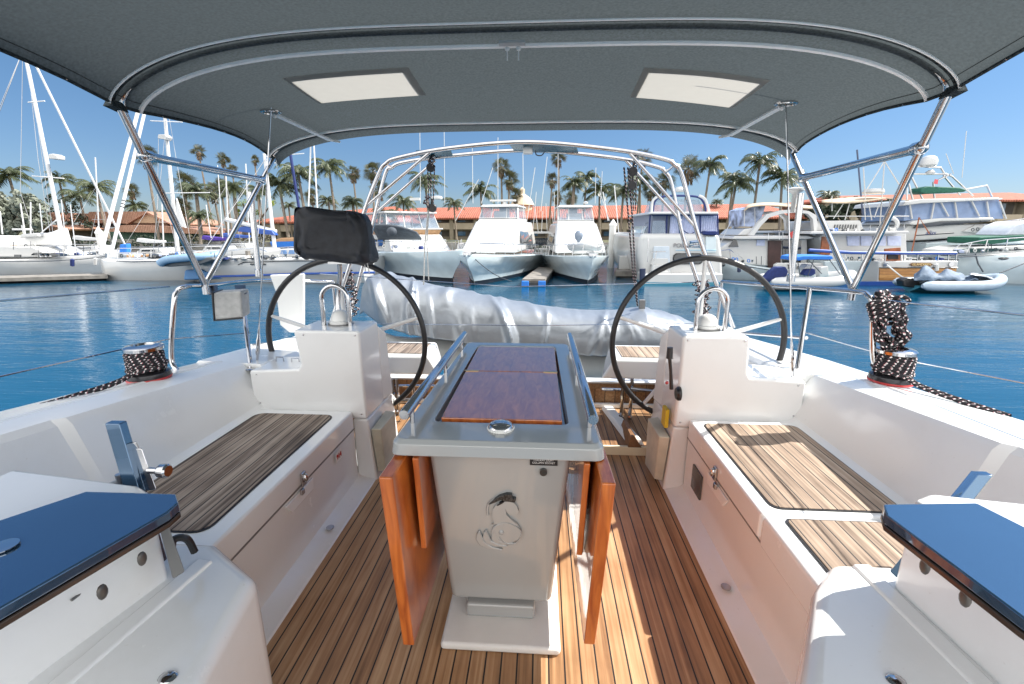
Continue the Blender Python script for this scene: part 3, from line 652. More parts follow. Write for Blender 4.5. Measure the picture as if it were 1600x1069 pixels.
# tiny window at the top of the frame
m = MB(); m.grid(lambda u, v: bsurf(lerp(-.82, -.68, u), lerp(1.22, 1.40, v), .012), 6, 6); m.build('skylight', skyl, cn)
def arcl(y, d=.01, u0=-1, u1=1, n=60, yy=None): return [bs2(lerp(u0, u1, i/n), y, d) for i in range(n+1)]
for nm, y, r in (('seam_piping', 1.664, .004), ('seam_piping', 1.80, .008), ('seam_piping', 2.865, .0075)):
    m = MB(); m.tube(arcl(y, .008), r, 6); m.build(nm, piping, cn)
def band(y0, y1, d):
    m = MB(); m.grid(lambda u, v: bs2(-1+2*u, lerp(y0, y1, v), d), 60, 4); return m
m = MB(); m.tube(arcl(1.680, .003), .005, 6); m.build('hoop_pocket', canv, cn)
m = MB(); m.box(-.045, .045, 1.735, 1.765, 1.958, 1.966); m.build('zip_tab', mat('grey zip patch', (.4, .42, .42), .7), cn)
for k in (-.02, .02):
    m = MB(); m.tube([(k, 1.80, 1.968), (k, 1.80, 1.925)], .0022, 6); m.ball((k, 1.80, 1.963), .009, 8); m.build('zip_pull', whitep, cn)
# side hems
for s in (-1, 1):
    m = MB(); m.tube([bs2(s, y)+Vector((0, 0, -.002)) for y in [(-.4+.1*i) for i in range(34)]], .006, 6); m.build('hem', canv, cn)
# frame
Bl, Br = Vector((-1.66, 2.3, 1.06)), Vector((1.62, 2.3, 1.06))
F0l, F0r = Vector((-1.424, 1.72, 1.772)), Vector((1.424, 1.72, 1.772)); R0l, R0r = Vector((-1.56, 2.93, 1.775)), Vector((1.56, 2.93, 1.765))
m = MB(); m.tube([Bl, F0l]+[bs2(-.99+1.98*i/50, 1.72, -.018) for i in range(51)]+[F0r, Br], .0145, 12); m.build('front_hoop', steel, bt)
m = MB(); m.tube([Bl, R0l]+[bs2(-.97+1.94*i/50, 2.92, -.017) for i in range(51)]+[R0r, Br], .0145, 12); m.build('rear_hoop', steel, bt)
for B_, F_0, R_0, s in ((Bl, F0l, R0l, -1), (Br, F0r, R0r, 1)):
    a = lerp(B_, F_0, .80); b = lerp(B_, R_0, .80)
    m = MB(); m.tube([lerp(a, b, .0), lerp(a, b, .04), lerp(a, b, .05), lerp(a, b, .95), lerp(a, b, .96), b], [.024, .024, .018, .018, .024, .024], 12); m.build('strut', steel, bt)
    m = MB(); m.tube([B_+Vector((0, 0, -.05)), B_+Vector((0, 0, .03))], .018, 12)
    m.build('clamp', steel, bt)
    for P_ in (a, b): m = MB(); m.ball(P_, .022, 10); m.build('clamp', steel, bt)
    # ring where the backstay passes, and short flat strut to the rear hoop
    rc = bsurf(s*1.19, 2.30, .012)
    m = MB(); m.tube([rc+Vector((.045*math.cos(t), .032*math.sin(t), 0)) for t in [2*math.pi*i/20 for i in range(20)]], .006, 6, closed=True); m.build('backstay_ring', steel, cn)
    e = bsurf(s*1.20, 2.95, .02)
    m = MB(); m.bar(rc+Vector((0, .03, -.004)), e, .030, .008); m.ball(rc+Vector((0, .03, -.01)), .012, 8); m.bar(e+Vector((0, 0, -.0)), e+Vector((-s*.05, .03, -.005)), .018, .01); m.build('stay_strap', whitep, bt)
    wb = az(402, 565, .62) if s < 0 else az(1238, 590, .62)
    bs_ = thing('backstay', ('thin steel backstay wire dropping to the deck at the ' + ('left' if s < 0 else 'right')+' helm'), 'wire', wb)
    tp = rc+Vector((s*.03, -.02, .35)); tp = rc+(rc-wb)*.35+Vector((0, 0, 0))
    m = MB(); m.tube([wb, rc+Vector((0, 0, .0)), tp], .0038, 6); m.build('wire', steel, bs_)
    m = MB(); m.tube([lerp(wb, rc, t) for t in (.0, .03, .04, .1, .11, .16)], [.005, .008, .011, .011, .008, .004], 8); m.build('turnbuckle', steel, bs_)

for s in (-1, 1):
    p = Vector((s*1.425, 1.70, 1.79)); m = MB(); m.hexa([p+Vector(q) for q in ((-.02, -.03, -.02), (.02, -.03, -.02), (.02, .03, -.03), (-.02, .03, -.03), (-.015, -.02, .0), (.015, -.02, .0), (.015, .02, .0), (-.015, .02, .0))]); m.build('webbing_tab', canv, cn)
    p = Vector((s*1.56, 2.95, 1.765)); m = MB(); m.tube([p, p+Vector((s*.01, .02, -.05))], .003, 6); m.build('tie_cord', piping, cn)
    m = MB(); m.tube([bs2(s*.90, y, .003) for y in [1.2+.08*i for i in range(22)]], .0014, 4); m.build('stitched_seam', mat('dark thread', (.015, .018, .02), .9), cn)
# snap studs along the awning hem, screws on the consoles, deck fittings
for s in (-1, 1):
    for y in [1.3+.2*i for i in range(8)]:
        p = bs2(s*.985, y, .006); m = MB(); m.ball(p, .006, 8, (1, 1, .6)); m.build('snap_stud', steel, cn)
    for (x, z) in ((.83, .39), (.83, .82), (1.10, .82), (1.38, .60), (1.38, .44)):
        m = MB(); m.ball((s*x, 2.1985, z), .005, 8, (1, .35, 1)); m.build('screw', steel, yacht)
    m = MB(); m.lathe([(.0, .0), (.018, .0), (.018, .003), (.012, .004)], (s*.83, 1.5 if s > 0 else 1.75, .026)); m.build('drain', steel, yacht)
    # deck pad eyes and a fairlead near the stern seat
    for (x, y) in ((1.24, 2.34), (1.34, 2.36)):
        m = MB(); m.tube([(s*x-.022, y, .625), (s*x-.02, y, .65), (s*x+.02, y, .65), (s*x+.022, y, .625)], .004, 6); m.build('pad_eye', steel, yacht)
m = MB(); m.tube([at(112, 938, .72), at(150, 908, .78), at(212, 856, .86)], .003, 5); m.build('panel_gap', rubber, yacht)
m = MB(); m.lathe([(.0, 0), (.02, 0), (.022, .002), (.022, .004), (.01, .005)], az(5, 856, .7905)); m.build('hatch_latch', steel, yacht)

# ================================================================== PUSHPIT, ARCH
pp_l = [ats([(262, 590)], 2.15)[0]]
def rail(side):
    lab = 'stainless steel stern rail on the %s side deck carrying the awning pole' % side
    root = thing('stern_rail', lab, 'rail')
    if side == 'left': pts = [Vector((-1.70, 2.08, .64)), at(268, 560, 2.1), at(272, 475, 2.12), at(277, 455, 2.15), at(292, 448, 2.2), at(330, 446, 2.5), at(410, 438, 3.2), at(520, 440, 3.7)]
    else: pts = [Vector((1.70, 2.08, .64)), at(1365, 560, 2.1), at(1363, 480, 2.12), at(1356, 462, 2.15), at(1338, 456, 2.25), at(1265, 450, 2.65), at(1180, 444, 3.25), at(1128, 440, 3.65)]
    root.location = pts[0]
    m = MB(); m.tube(smoothpath(pts, 7), .0125, 12); m.build('top_rail', steel, root)
    if side == 'left': q = [(377, 450, 2.72, 392, 578, .60)]
    else: q = [(1265, 452, 2.6, 1245, 580, .61)]
    for a, b, y, c_, d, z in q:
        m = MB(); t_, f_ = at(a, b, y), az(c_, d, z); m.tube([f_, t_], .0125, 12); m.lathe([(.03, 0), (.03, .008), (.014, .012)], f_, 'Z', 14); m.build('post', steel, root)
    z1 = .85
    if side == 'left': ml = [at(392, 540, 2.7), at(455, 533, 3.2), at(520, 524, 3.66)]
    else: ml = [at(1260, 528, 2.55), at(1170, 521, 3.2), at(1125, 517, 3.62)]
    m = MB(); m.tube(smoothpath(ml, 5), .010, 10); m.build('middle_rail', steel, root)
    m = MB(); e = pts[-1]; m.tube([e, Vector((e.x, e.y, .5))], .0125, 12); m.build('post', steel, root)
    return root
rail('left'); rail('right')
# davit arch
ar = thing('davit_arch', 'polished stainless davit arch rising over the stern with diagonal braces', 'arch', (0, 3.6, .5))
YO, YI = 3.45, 3.85
outer = ats([(512, 520), (545, 420), (568, 335), (592, 272), (603, 256), (622, 247), (700, 232), (825, 222), (960, 234), (1035, 248), (1054, 258), (1066, 276), (1090, 365), (1118, 440), (1146, 512)], YO)
inner = ats([(540, 520), (566, 420), (584, 345), (602, 272), (612, 262), (630, 254), (700, 244), (825, 235), (955, 246), (1024, 260), (1040, 270), (1050, 290), (1067, 370), (1090, 440), (1112, 520)], YI)
for nm, pp in (('outer_hoop', outer), ('inner_hoop', inner)):
    m = MB(); m.tube(smoothpath(pp, 6), .0165, 12); m.build(nm, steel, ar)
for a, b, y in (((569, 325), (673, 237), YO), ((588, 332), (680, 251), YI), ((1084, 352), (984, 240), YO), ((1064, 345), (978, 251), YI)):
    m = MB(); m.tube([at(a[0], a[1], y), at(b[0], b[1], y)], .012, 12); m.build('brace', steel, ar)
m = MB()
for (a, b) in (((603, 256), (612, 262)), ((1054, 258), (1040, 270)), ((1100, 385), (1078, 385)), ((556, 385), (575, 385))): m.tube([at(a[0], a[1], YO), at(b[0], b[1], YI)], .010, 8)
m.build('cross_bar', steel, ar)
solar = mat('teal flexible solar strip', (.01, .08, .11), .25, amt=.3, scale=30)
for (x0, x1, yo, yi) in ((650, 704, 237, 247), (796, 900, 226, 237)):
    m = MB(); m.prism([at(x0, yo, YO), at(x1, yo-3 if x0 < 700 else yo+2, YO), at(x1+4, yi-2 if x0 < 700 else yi+3, YI), at(x0+8, yi, YI)], (0, 0, .008)); m.build('solar_strip', solar, ar)
m = MB(); p = at(825, 234, YO+.1); m.box(p.x-.035, p.x+.035, p.y-.03, p.y+.03, p.z-.03, p.z+.02); m.build('junction_box', whitep, ar, bevel=.006)
m = MB(); m.tube(smoothpath([at(837, 235, YO+.1), at(838, 242, YO+.1), at(846, 243, YO+.1), at(851, 237, YO+.1)], 5), .004, 6); m.build('cable', blackp, ar)
m = MB(); m.tube([at(1076, 379, YO), at(1095, 377, YI-.3)], .01, 8); m.build('cross_bar', steel, ar)

def squiggle(px, py0, py1, Y, wpx, n, r, mt, par, name, seed, loops=False):
    rnd = random.Random(seed); pts = []
    for i in range(n):
        t = i/(n-1); pts.append(at(px+rnd.uniform(-wpx, wpx), lerp(py0, py1, t)+rnd.uniform(-3, 3), Y+rnd.uniform(-.05, .05)))
    m = MB(); m.tube(smoothpath(pts, 5), r, 6, uv=True); return m.build(name, mt, par)
for (px, y1, lab, s_) in ((674, 440, 'dark davit tackle with blocks and rope hanging from the left end of the arch', -1), (990, 478, 'dark davit tackle with blocks and rope hanging from the right end of the arch', 1)):
    Yt = 3.7
    tk = thing('davit_tackle', lab, 'tackle', at(px, y1, 4.0), 'davit tackles')
    m = MB(); p = at(px-1, 262 if s_ < 0 else 268, Yt)
    for dz in (0, -.30 if s_ < 0 else -.1): m.lathe([(.03, -.015), (.034, -.01), (.034, .01), (.03, .015)], p+Vector((0, 0, dz)), 'Y', 14); m.bar(p+Vector((0, 0, dz+.02)), p+Vector((0, 0, dz+.07)), .014)
    m.build('block', blackp, tk)
    squiggle(px, 240, 262, Yt, 5, 14, .006, ropeb, tk, 'lashing', 3+s_)
    for dx in (-6, -1, 5):
        m = MB(); m.tube([at(px+dx, 262, Yt), at(px+dx*.5, 330, Yt+.05)], .0045, 6, uv=True); m.build('fall_rope', ropeb, tk)
    if s_ < 0:
        squiggle(px-6, 305, 325, Yt, 6, 12, .006, ropeb, tk, 'lashing', 11)
        m = MB(); m.tube([at(669, 330, Yt), at(664, 380, 3.9), at(662, 445, 4.1)], .006, 6); m.tube([at(670, 330, Yt), at(667, 380, 3.9), at(670, 438, 4.1)], .005, 6); m.build('lift_strap', ropew, tk)
    else:
        for dx in (-8, -2):
            m = MB(); m.tube([at(983+dx, 262, Yt), at(990+dx, 340, 3.9), at(994+dx*.6, 430, 4.1), at(996, 478, 4.2)], .007, 6, uv=True); m.build('fall_rope', ropeb, tk)
for (px, y0, y1, Y, w_, sd, lab) in ((545, 425, 492, 3.5, 13, 4, 'tangled hank of black flecked rope on the left arch leg'), (1097, 440, 492, 3.5, 11, 5, 'tangled hank of black flecked rope on the right arch leg')):
    rt = thing('rope_hank', lab, 'rope', at(px, y1, Y), 'rope hanks on the stern')
    for k in range(4): squiggle(px+(k-1.5)*4, y0, y1, Y, w_*.8, 22, .006, ropeb, rt, 'rope_loops', sd*10+k)

# plotter pod
pod = thing('plotter_pod', 'black canvas covered chartplotter pod above the left steering wheel', 'chartplotter', at(527, 412, 2.45))
def podf(u, v):
    a = 2*math.pi*u; b = math.pi*(v-.5); e = .27
    sg = lambda c: math.copysign(abs(c)**e, c)
    x = sg(math.cos(b))*sg(math.cos(a)); y = sg(math.cos(b))*sg(math.sin(a)); z = sg(math.sin(b))
    wr = mnoise.noise(Vector((x*1.6, y*2, z*2.2+4)))*.03-abs(mnoise.noise(Vector((x*2.6+z*1.1, y*2, z*1.0+9))))*.10-.02*abs(mnoise.noise(Vector((x*7, y*4, z*6))))
    c_ = at(525, 370, 2.45)
    return c_+Vector((x*(.205-.008*z), y*(.075-.02*z), z*.135-.020*x))*(1+wr)+Vector((0, wr*.5, -wr*.3))
m = MB(); m.grid(podf, 72, 40); m.build('canvas_cover', mat('black acrylic canvas', (.014, .016, .022), .55, amt=.35, scale=30, bmp=.004, bs=10, spec=.45), pod)
m = MB(); m.tube([at(531, 412, 2.46), at(532, 430, 2.5), at(528, 470, 2.52), at(527, 520, 2.45)], .014, 10); m.build('pod_tube', steel, pod)
m = MB(); m.ball(at(527, 405, 2.40), .022, 10); m.bar(at(513, 411, 2.38), at(543, 411, 2.38), .012); m.build('pod_bracket', alu, pod)
m = MB(); m.tube([at(568, 398, 2.39), at(571, 424, 2.42)], .003, 6); m.tube([at(571, 398, 2.39), at(577, 426, 2.42)], .003, 6); m.build('tie_cord', ropew, pod)

# ================================================================== WINCHES
def winch(c, s, lab):
    root = thing('winch', lab, 'winch', c, 'cockpit winches'); c = Vector(c)
    K = .84
    SC = lambda m_: setattr(m_, 'v', [c+(v-c)*K for v in m_.v]) or m_
    m = MB(); m.lathe([(.098, 0), (.10, .012), (.095, .03), (.07, .045)], c); SC(m).build('winch_base', mat('dark winch base', (.03, .03, .035), .25, .3), root)
    m = MB(); m.lathe([(.1, -.006), (.103, .0), (.101, .006)], c); SC(m).build('red_ring', red, root)
    m = MB(); m.lathe([(.065, .04), (.062, .14), (.07, .15)], c); SC(m).build('drum', alu, root)
    m = MB(); m.lathe([(.085, .150), (.09, .155), (.09, .170), (.082, .178), (.05, .182), (.048, .176), (.03, .175), (.001, .175)], c, n=32); SC(m).build('winch_top', steel, root)
    rp = thing('winch_rope', 'black flecked rope wound on the %s winch and led forward' % ('left' if s < 0 else 'right'), 'rope', c, 'ropes on the winches')
    pts = []
    for i in range(6*28):
        a = 2*math.pi*i/28; z = .142-.088*i/(6*28)+.003*math.sin(a*2.3); r = .080+.004*math.sin(a*1.7+i*.3)
        pts.append(c+Vector((math.cos(a)*r*-s, -math.sin(a)*r, z)))
    tail = [c+Vector((-s*.0, -.10, .045)), c+Vector((s*.0, -.20, .03)), c+Vector((s*.05, -.36, .020)), c+Vector((s*.10, -.52, .018))]
    m = MB(); m.tube(pts+smoothpath(tail, 8), .0088, 8, uv=True); SC(m).build('rope_turns', ropeb, rp)
    pts = [c+Vector((math.cos(a)*.089*-s, math.sin(a)*.089, .062+.012*math.sin(a+.6))) for a in [2*math.pi*i/30*1.9 for i in range(31)]]
    m = MB(); m.tube(pts+smoothpath([c+Vector((s*.01, -.10, .05)), c+Vector((s*.02, -.18, .033)), c+Vector((s*.07, -.36, .024)), c+Vector((s*.12, -.52, .02))], 6), .0088, 8, uv=True); SC(m).build('rope_turns', ropeb, rp)
cl = az(234, 590, .69); cr = az(1390, 597, .67)
winch((cl.x, cl.y, .692), -1, 'steel topped winch with a red ring on the left coaming')
winch((cr.x, cr.y, .678), 1, 'steel topped winch with a red ring on the right coaming')
# hank hanging on the right rail post
hk = thing('rope_coil', 'thick hanging coil of black flecked rope on the right rail post', 'rope', at(1385, 540, 2.12))
rnd = random.Random(5)
for k in range(11):
    cx = 1388+rnd.uniform(-9, 9); cy = 500+rnd.uniform(-8, 8); pts = []
    for i in range(16):
        a = 2*math.pi*i/16; hh = 36+rnd.uniform(-6, 6); ww = 17+rnd.uniform(-6, 9)+9*max(0, -math.cos(a))
        pts.append(at(cx+ww*math.sin(a)*(1 if abs(math.cos(a)) > .45 else .75)-6*math.cos(a), cy-hh*math.cos(a), 2.10+.03*math.sin(a*2+k)+rnd.uniform(-.02, .02)))
    m = MB(); q = smoothpath(pts, 5, closed=True); m.tube(q+[q[0]], .0085, 7, uv=True); m.build('rope_loops', ropeb, hk)
for k in range(4):
    pts = [at(1386+24*math.cos(a)+k*2-6, 478+k*7+7*math.sin(a), 2.08+.035*math.sin(a)) for a in [2*math.pi*i/20 for i in range(20)]]
    m = MB(); m.tube(pts+[pts[0]], .009, 7, uv=True); m.build('rope_wrap', ropeb, hk)
m = MB(); m.tube(smoothpath([at(1380, 468, 2.1), at(1395, 466, 2.08), at(1412, 464, 2.06), at(1420, 472, 2.06), at(1402, 480, 2.06)], 6), .0088, 7, uv=True); m.build('rope_loops', ropeb, hk)

# sheet bag on the left rail
bg_ = thing('rail_bag', 'grey mesh bag with black straps hanging on the left stern rail', 'bag', at(352, 502, 2.4))
m = MB(); Yb = 2.36
f0 = ats([(332, 458), (376, 455), (379, 497), (335, 501)], Yb); b0 = [p+Vector((-.03, .12, 0)) for p in f0]
m.hexa([f0[3], f0[2], b0[2], b0[3], f0[0], f0[1], b0[1], b0[0]]); m.build('pouch', greyc, bg_, bevel=.012, seg=3)
m = MB(); m.tube([f0[0], f0[3], f0[2]], .006, 6); m.tube([f0[0], b0[0]], .006, 6); m.build('black_trim', blackp, bg_)
for px in (328, 372):
    m = MB(); q = [at(px-6, 446, 2.55), at(px+8, 446, 2.5), at(px+10, 460, 2.40), at(px-1, 462, 2.42)]; m.prism(q, (0, .02, 0)); m.build('strap', blackp, bg_)
# white panel behind left wheel
m = MB(); m.prism(ats([(421, 430), (474, 428), (474, 520), (452, 520), (437, 508), (431, 458)], 3.1), (0, .03, 0)); wp = m.build('outboard_pad', whitep, None, bevel=.008)
tag(wp, 'white plastic pad panel mounted on the rail behind the left wheel', 'panel')
# antenna posts
for (a, b, c_, d, Y, lab, mush) in ((391, 300, 405, 432, 2.75, 'plain stainless antenna post on the left stern rail', 0), (1252, 302, 1235, 440, 2.8, 'stainless antenna post with white mushroom dish on the right rail', 1)):
    po = thing('antenna_post', lab, 'post', at(c_, d, Y)); t_, f_ = at(a, b, Y), at(c_, d, Y)
    m = MB(); m.tube([f_, lerp(f_, t_, .08), lerp(f_, t_, .09), t_], [.022, .022, .017, .017], 12); m.build('tube', steel, po)
    if mush:
        q = at(1243, 298, Y+.05); m = MB(); m.lathe([(.012, -.12), (.014, -.02), (.045, .0), (.047, .01), (.02, .018), (.001, .019)], q); m.build('dish', whitep, po)
# lifelines
def wire(name, pts, r, lab, mt=steel, cat='lifeline', group='lifelines'):
    if 'forward' in lab:   # carry the wire on along the side deck
        i, j = (0, 1) if pts[0].y < pts[-1].y else (-1, -2); e = pts[i]+(pts[i]-pts[j]).normalized()*3.0; pts = [e]+pts if i == 0 else pts+[e]
    m = MB(); m.tube(pts, r, 6); return tag(m.build(name, mt, None), lab, cat, group)
wire('lifeline', [at(-120, 480, 1.2), at(265, 448, 2.12)], .0035, 'upper wire lifeline running forward from the left stern rail')
wire('lifeline', [at(-120, 615, 1.2), at(262, 530, 2.1), at(392, 520, 2.7)], .0035, 'lower wire lifeline running forward from the left stern rail')
wire('lifeline', [at(1368, 468, 2.12), at(1720, 505, 1.3)], .0035, 'upper wire lifeline running forward from the right stern rail')
wire('lifeline', [at(1260, 520, 2.5), at(1400, 560, 2.1), at(1720, 622, 1.3)], .0035, 'lower wire lifeline running forward from the right stern rail')
wire('lifeline', [at(520, 505, 3.66), at(825, 509, 3.68), at(1122, 505, 3.62)], .003, 'thin wire crossing the stern in front of the wrapped dinghy')
wire('lifeline', [at(500, 428, 3.7), at(800, 448, 3.7), at(1128, 440, 3.65)], .0035, 'thin upper wire crossing the stern above the wrapped dinghy')
# stern ladder tubes
for s, q in ((-1, [((575, 603), (680, 603), 3.15), ((570, 628), (646, 626), 2.9), ((645, 600), (648, 632), 2.9)]), (1, [((940, 608), (1050, 612), 3.15), ((985, 607), (1050, 614), 2.95)])):
    ld = thing('boarding_ladder', 'stainless tube ladder frame below the %s stern seat' % ('left' if s < 0 else 'right'), 'ladder', (s*.8, 3., .05), 'stern tube frames')
    for a, b, y in q:
        m = MB(); m.tube([at(a[0], a[1], y), at(b[0], b[1], y)], .011, 8); m.build('tube', steel, ld)
    for px in ((614, 620) if s < 0 else (974, 988)):
        m = MB(); a = at(px, 592, 2.98); b = az(px-2, 668 if s > 0 else 640, .06); b = Vector((a.x, a.y, .06)); m.tube([a, b], .012, 8); m.ball(b+Vector((0, 0, .02)), .018, 8); m.build('leg', steel, ld)

# ================================================================== DINGHY UNDER SILVER COVER
dg = thing('wrapped_dinghy', 'inflatable dinghy wrapped in a crumpled silver tarpaulin hanging on the davits', 'dinghy', at(820, 575, 4.3))
ST = [(563, 482, 466, 496), (570, 430+18, 462, 505), (582, 432, 460, 520), (605, 426, 455, 535), (640, 434, 452, 548), (690, 448, 450, 556), (760, 462, 455, 562), (830, 475, 460, 566), (900, 484, 465, 572), (960, 486, 470, 574), (1000, 480, 470, 576), (1050, 492, 480, 576), (1100, 512, 490, 572), (1140, 530, 500, 560), (1152, 545, 510, 552)]
Yd = 4.3
def dst(px):
    for i in range(len(ST)-1):
        a, b = ST[i], ST[i+1]
        if px <= b[0] or i == len(ST)-2:
            t = (px-a[0])/(b[0]-a[0]); return lerp(a[1], b[1], t), lerp(a[3], b[3], t), t
def dsurf(u, v):
    px = 563+589*u; yt, yb, _ = dst(px)
    p_t, p_b = at(px, yt, Yd), at(px, yb, Yd); c_ = (p_t+p_b)/2; hz = (p_t.z-p_b.z)/2
    k = math.sin(math.pi*min(1, max(0, u*8+.02))/2); dp = .62*min(1, k)*(1-.3*max(0, u-.8)*5)
    a = math.pi*(1.12*v)-.2
    x = c_.x; y = Yd-dp*.55*math.cos(a)*1.0; z = c_.z+hz*math.copysign(abs(math.sin(a))**.8, math.sin(a))
    if v > .5: pass
    # folds running down and diagonally
    am = min(1, u*10)*(1 if u < .93 else (1-u)/.07); d = 0
    for (u0, sl_, w_, h_, v0, v1) in FOLDS:
        q = u-(u0+sl_*(v-.5)+.012*math.sin(v*5+u0*40))
        if abs(q) < 3*w_:
            f_ = min(1, max(0, (v-v0)*7))*min(1, max(0, (v1-v)*7)); k_ = math.exp(-(q/w_)**2)
            d += f_*h_*k_*(1 if q < 0 else math.exp(-(q/w_)**2*1.2))
    d = am*(d+.020*mnoise.noise(Vector((x*1.6, z*1.5, 2)))-.02)
    return Vector((x, y-d*max(0, math.cos(a)), z+d*.35*max(0, math.sin(a))))
rf_ = random.Random(9); FOLDS = []
for _ in range(64):
    u0 = rf_.random()**1.25; hh = rf_.uniform(.018, .055)*(1-.55*u0); v0 = rf_.uniform(-.2, .55)
    FOLDS.append((u0, rf_.choice((-1, -1, -1, 1))*rf_.uniform(.03, .16), rf_.uniform(.006, .017), hh, v0, v0+rf_.uniform(.35, .9)))
silver = mat('silver tarpaulin', (.29, .315, .345), .36, .5, amt=.06, scale=6, bmp=.004, bs=16)
m = MB(); m.grid(dsurf, 380, 80); m.build('silver_cover', silver, dg, solid=.004)
m = MB()
hp = []
for u in [i/20 for i in range(21)]:
    px = 585+(1135-585)*u; yt, yb, _ = dst(px); p = at(px, yb-6, Yd+.12); rr = .17*(math.sin(math.pi*min(1, max(.05, u*4))/2))*(1 if u < .9 else (1.02-u)*8)
    hp.append((p, rr))
m.tube([p for p, r_ in hp], [r_ for p, r_ in hp], 16); m.build('grey_hull', mat('grey dinghy hull', (.42, .43, .42), .45), dg)
m = MB(); m.box(at(1003, 450, Yd).x-.02, at(1003, 450, Yd).x+.03, Yd-.05, Yd, at(1003, 482, Yd).z, at(1003, 468, Yd).z); m.build('lifting_eye', rubber, dg)
# ================================================================== BACKGROUND MATERIALS
bw = mat('boat white paint', (.50, .505, .50), .25, amt=.03, scale=1.5, coat=.3)
bwg = mat('shaded hull white', (.52, .60, .63), .12, amt=.10, scale=1.6, coat=.5)  # white hulls; blue-teal shade and water reflection are put into the colour
boot = mat('black boot stripe', (.015, .018, .025), .3)
navy = mat('navy canvas', (.012, .025, .12), .8, amt=.2, scale=12)
bluec = mat('bright blue canvas', (.02, .16, .55), .75, amt=.12, scale=8)
blues = mat('cobalt paint', (.02, .07, .30), .4, amt=.1)
tealp = mat('teal bottom paint', (.05, .22, .30), .4, amt=.1)
greenc = mat('dark green canvas', (.012, .09, .06), .8, amt=.2, scale=10)
tanc = mat('tan awning canvas', (.45, .36, .26), .85, amt=.12, scale=5)
tanw = mat('tan varnish coaming', (.42, .24, .12), .4, amt=.15, scale=6)
greycv = mat('blue grey boat cover', (.11, .155, .22), .75, amt=.18, scale=7, bmp=.05, bs=4)
darkcv = mat('charcoal boat cover', (.05, .06, .075), .8, amt=.2, scale=5, bmp=.03, bs=4)
dwin = mat('dark boat window', (.02, .025, .03), .05, amt=.3, scale=3, coat=1)
curt = mat('window curtain', (.50, .55, .72), .8, amt=.1, scale=9)
wteak = teak('transom planking', 'Z', .16, [(.26, .11, .03), (.42, .20, .06), (.55, .30, .11)], seam=.05, rough=.3)
dockw = mat('dock timber', (.19, .175, .155), .8, amt=.3, scale=3)
dockd = mat('dark dock float', (.05, .05, .05), .8, amt=.4, scale=3)
pilec = mat('white piling sleeve', (.6, .6, .58), .6, amt=.08, scale=2)
mastm = mat('white mast', (.62, .62, .62), .3, amt=.03)
fend = mat('navy fender', (.02, .03, .07), .6)
BWW = WZ
def ext(px, Y, depth, name, m, parent, **k):
    b = MB(); b.prism(ats(px, Y), (0, depth, 0)); return b.build(name, m, parent, **k)
def tubes(lst, r, name, m, parent, n=6):
    b = MB()
    for q in lst: b.tube(q, r, n)
    return b.build(name, m, parent)
def pxt(lst, Y, r, name, m, parent, n=6, sp=False):
    if 1 < len(lst) <= 6 and name != 'rigging': return [pxt([q], Y, r, name, m, parent, n, sp) for q in lst]
    return tubes([(smoothpath(ats(q, Y), 5) if sp else ats(q, Y)) for q in lst], r, name, m, parent, n)
def curtainwall(px0, px1, y0, y1, Y, name, m, parent, n=26, amp=.03):
    b = MB(); a, c = at(px0, y0, Y), at(px1, y1, Y)
    b.grid(lambda u, v: Vector((lerp(a.x, c.x, u), Y+amp*math.sin(u*n*2*math.pi), lerp(c.z, a.z, v))), n*6, 1); return b.build(name, m, parent)

# bow-to-camera motor yacht, local frame: stem at origin on the waterline, +y aft
def bowhull(xf, root, L, B, hb, hs, flare=.55, hm=bwg, bottom=boot, rake=1.3):
    n = 16; rings = []; deck = []
    for i in range(n+1):
        t = i/n; y = L*t**1.25
        w_ = B/2*(1-(1-min(1, t*1.6))**2.3); h = lerp(hb, hs, min(1, t*1.4)**.8)
        wl = w_*(1-flare*(1-min(1, t*1.3))**.8); yo = rake*(1-t)**6
        cw = wl*.98; z1 = .28*h
        yd = y-yo
        sec = [(0.0, h+.05, yd), (w_*.98, h, yd), (w_, h-.05, yd), (lerp(cw, w_, .55)+0, h*.62, lerp(yd, y, .3)), (lerp(cw, w_, .16), z1+.18, lerp(yd, y, .65)), (cw*.985, .10, y), (cw*.9, -.35, y+.1), (0.02, -.6, y+.15)]
        rings.append([Vector((p, q, r)) for p, r, q in sec]+[Vector((-p, q, r)) for p, r, q in sec[:0:-1]])
        deck.append((w_, yd, h))
    b = MB(xf); b.loft(rings); b.build('hull', hm, root, smooth=50)
    rs = []
    for r in rings:
        p4, p5, p6 = r[4], r[5], r[6]; t = (.20-p5.z)/(p4.z-p5.z); up = p5+(p4-p5)*t
        rs.append([up+Vector((.012, -.012, 0)), p5+Vector((.02, -.02, 0)), p6+Vector((.02, -.02, 0))])
    for s in (1, -1):
        b = MB(xf); b.loft([[Vector((s*v.x, v.y, v.z)) for v in r] for r in rs], closed=False, cap=False); b.build('boot_stripe', bottom, root)
    return deck
def deckrail(xf, root, deck, h=.55, i0=0, i1=9, r=.018):
    for s in (1, -1):
        top = [Vector((s*max(.02, d[0]-.10), d[1]+.1, d[2]+h)) for d in deck[i0:i1]]
        b = MB(xf); b.tube(top, r, 6)
        for k in range(0, len(top), 1): b.tube([top[k], Vector((s*max(.02, deck[i0+k][0]-.05), deck[i0+k][1]+.1, deck[i0+k][2]))], r*.8, 5)
        b.build('bow_rail', steel, root)
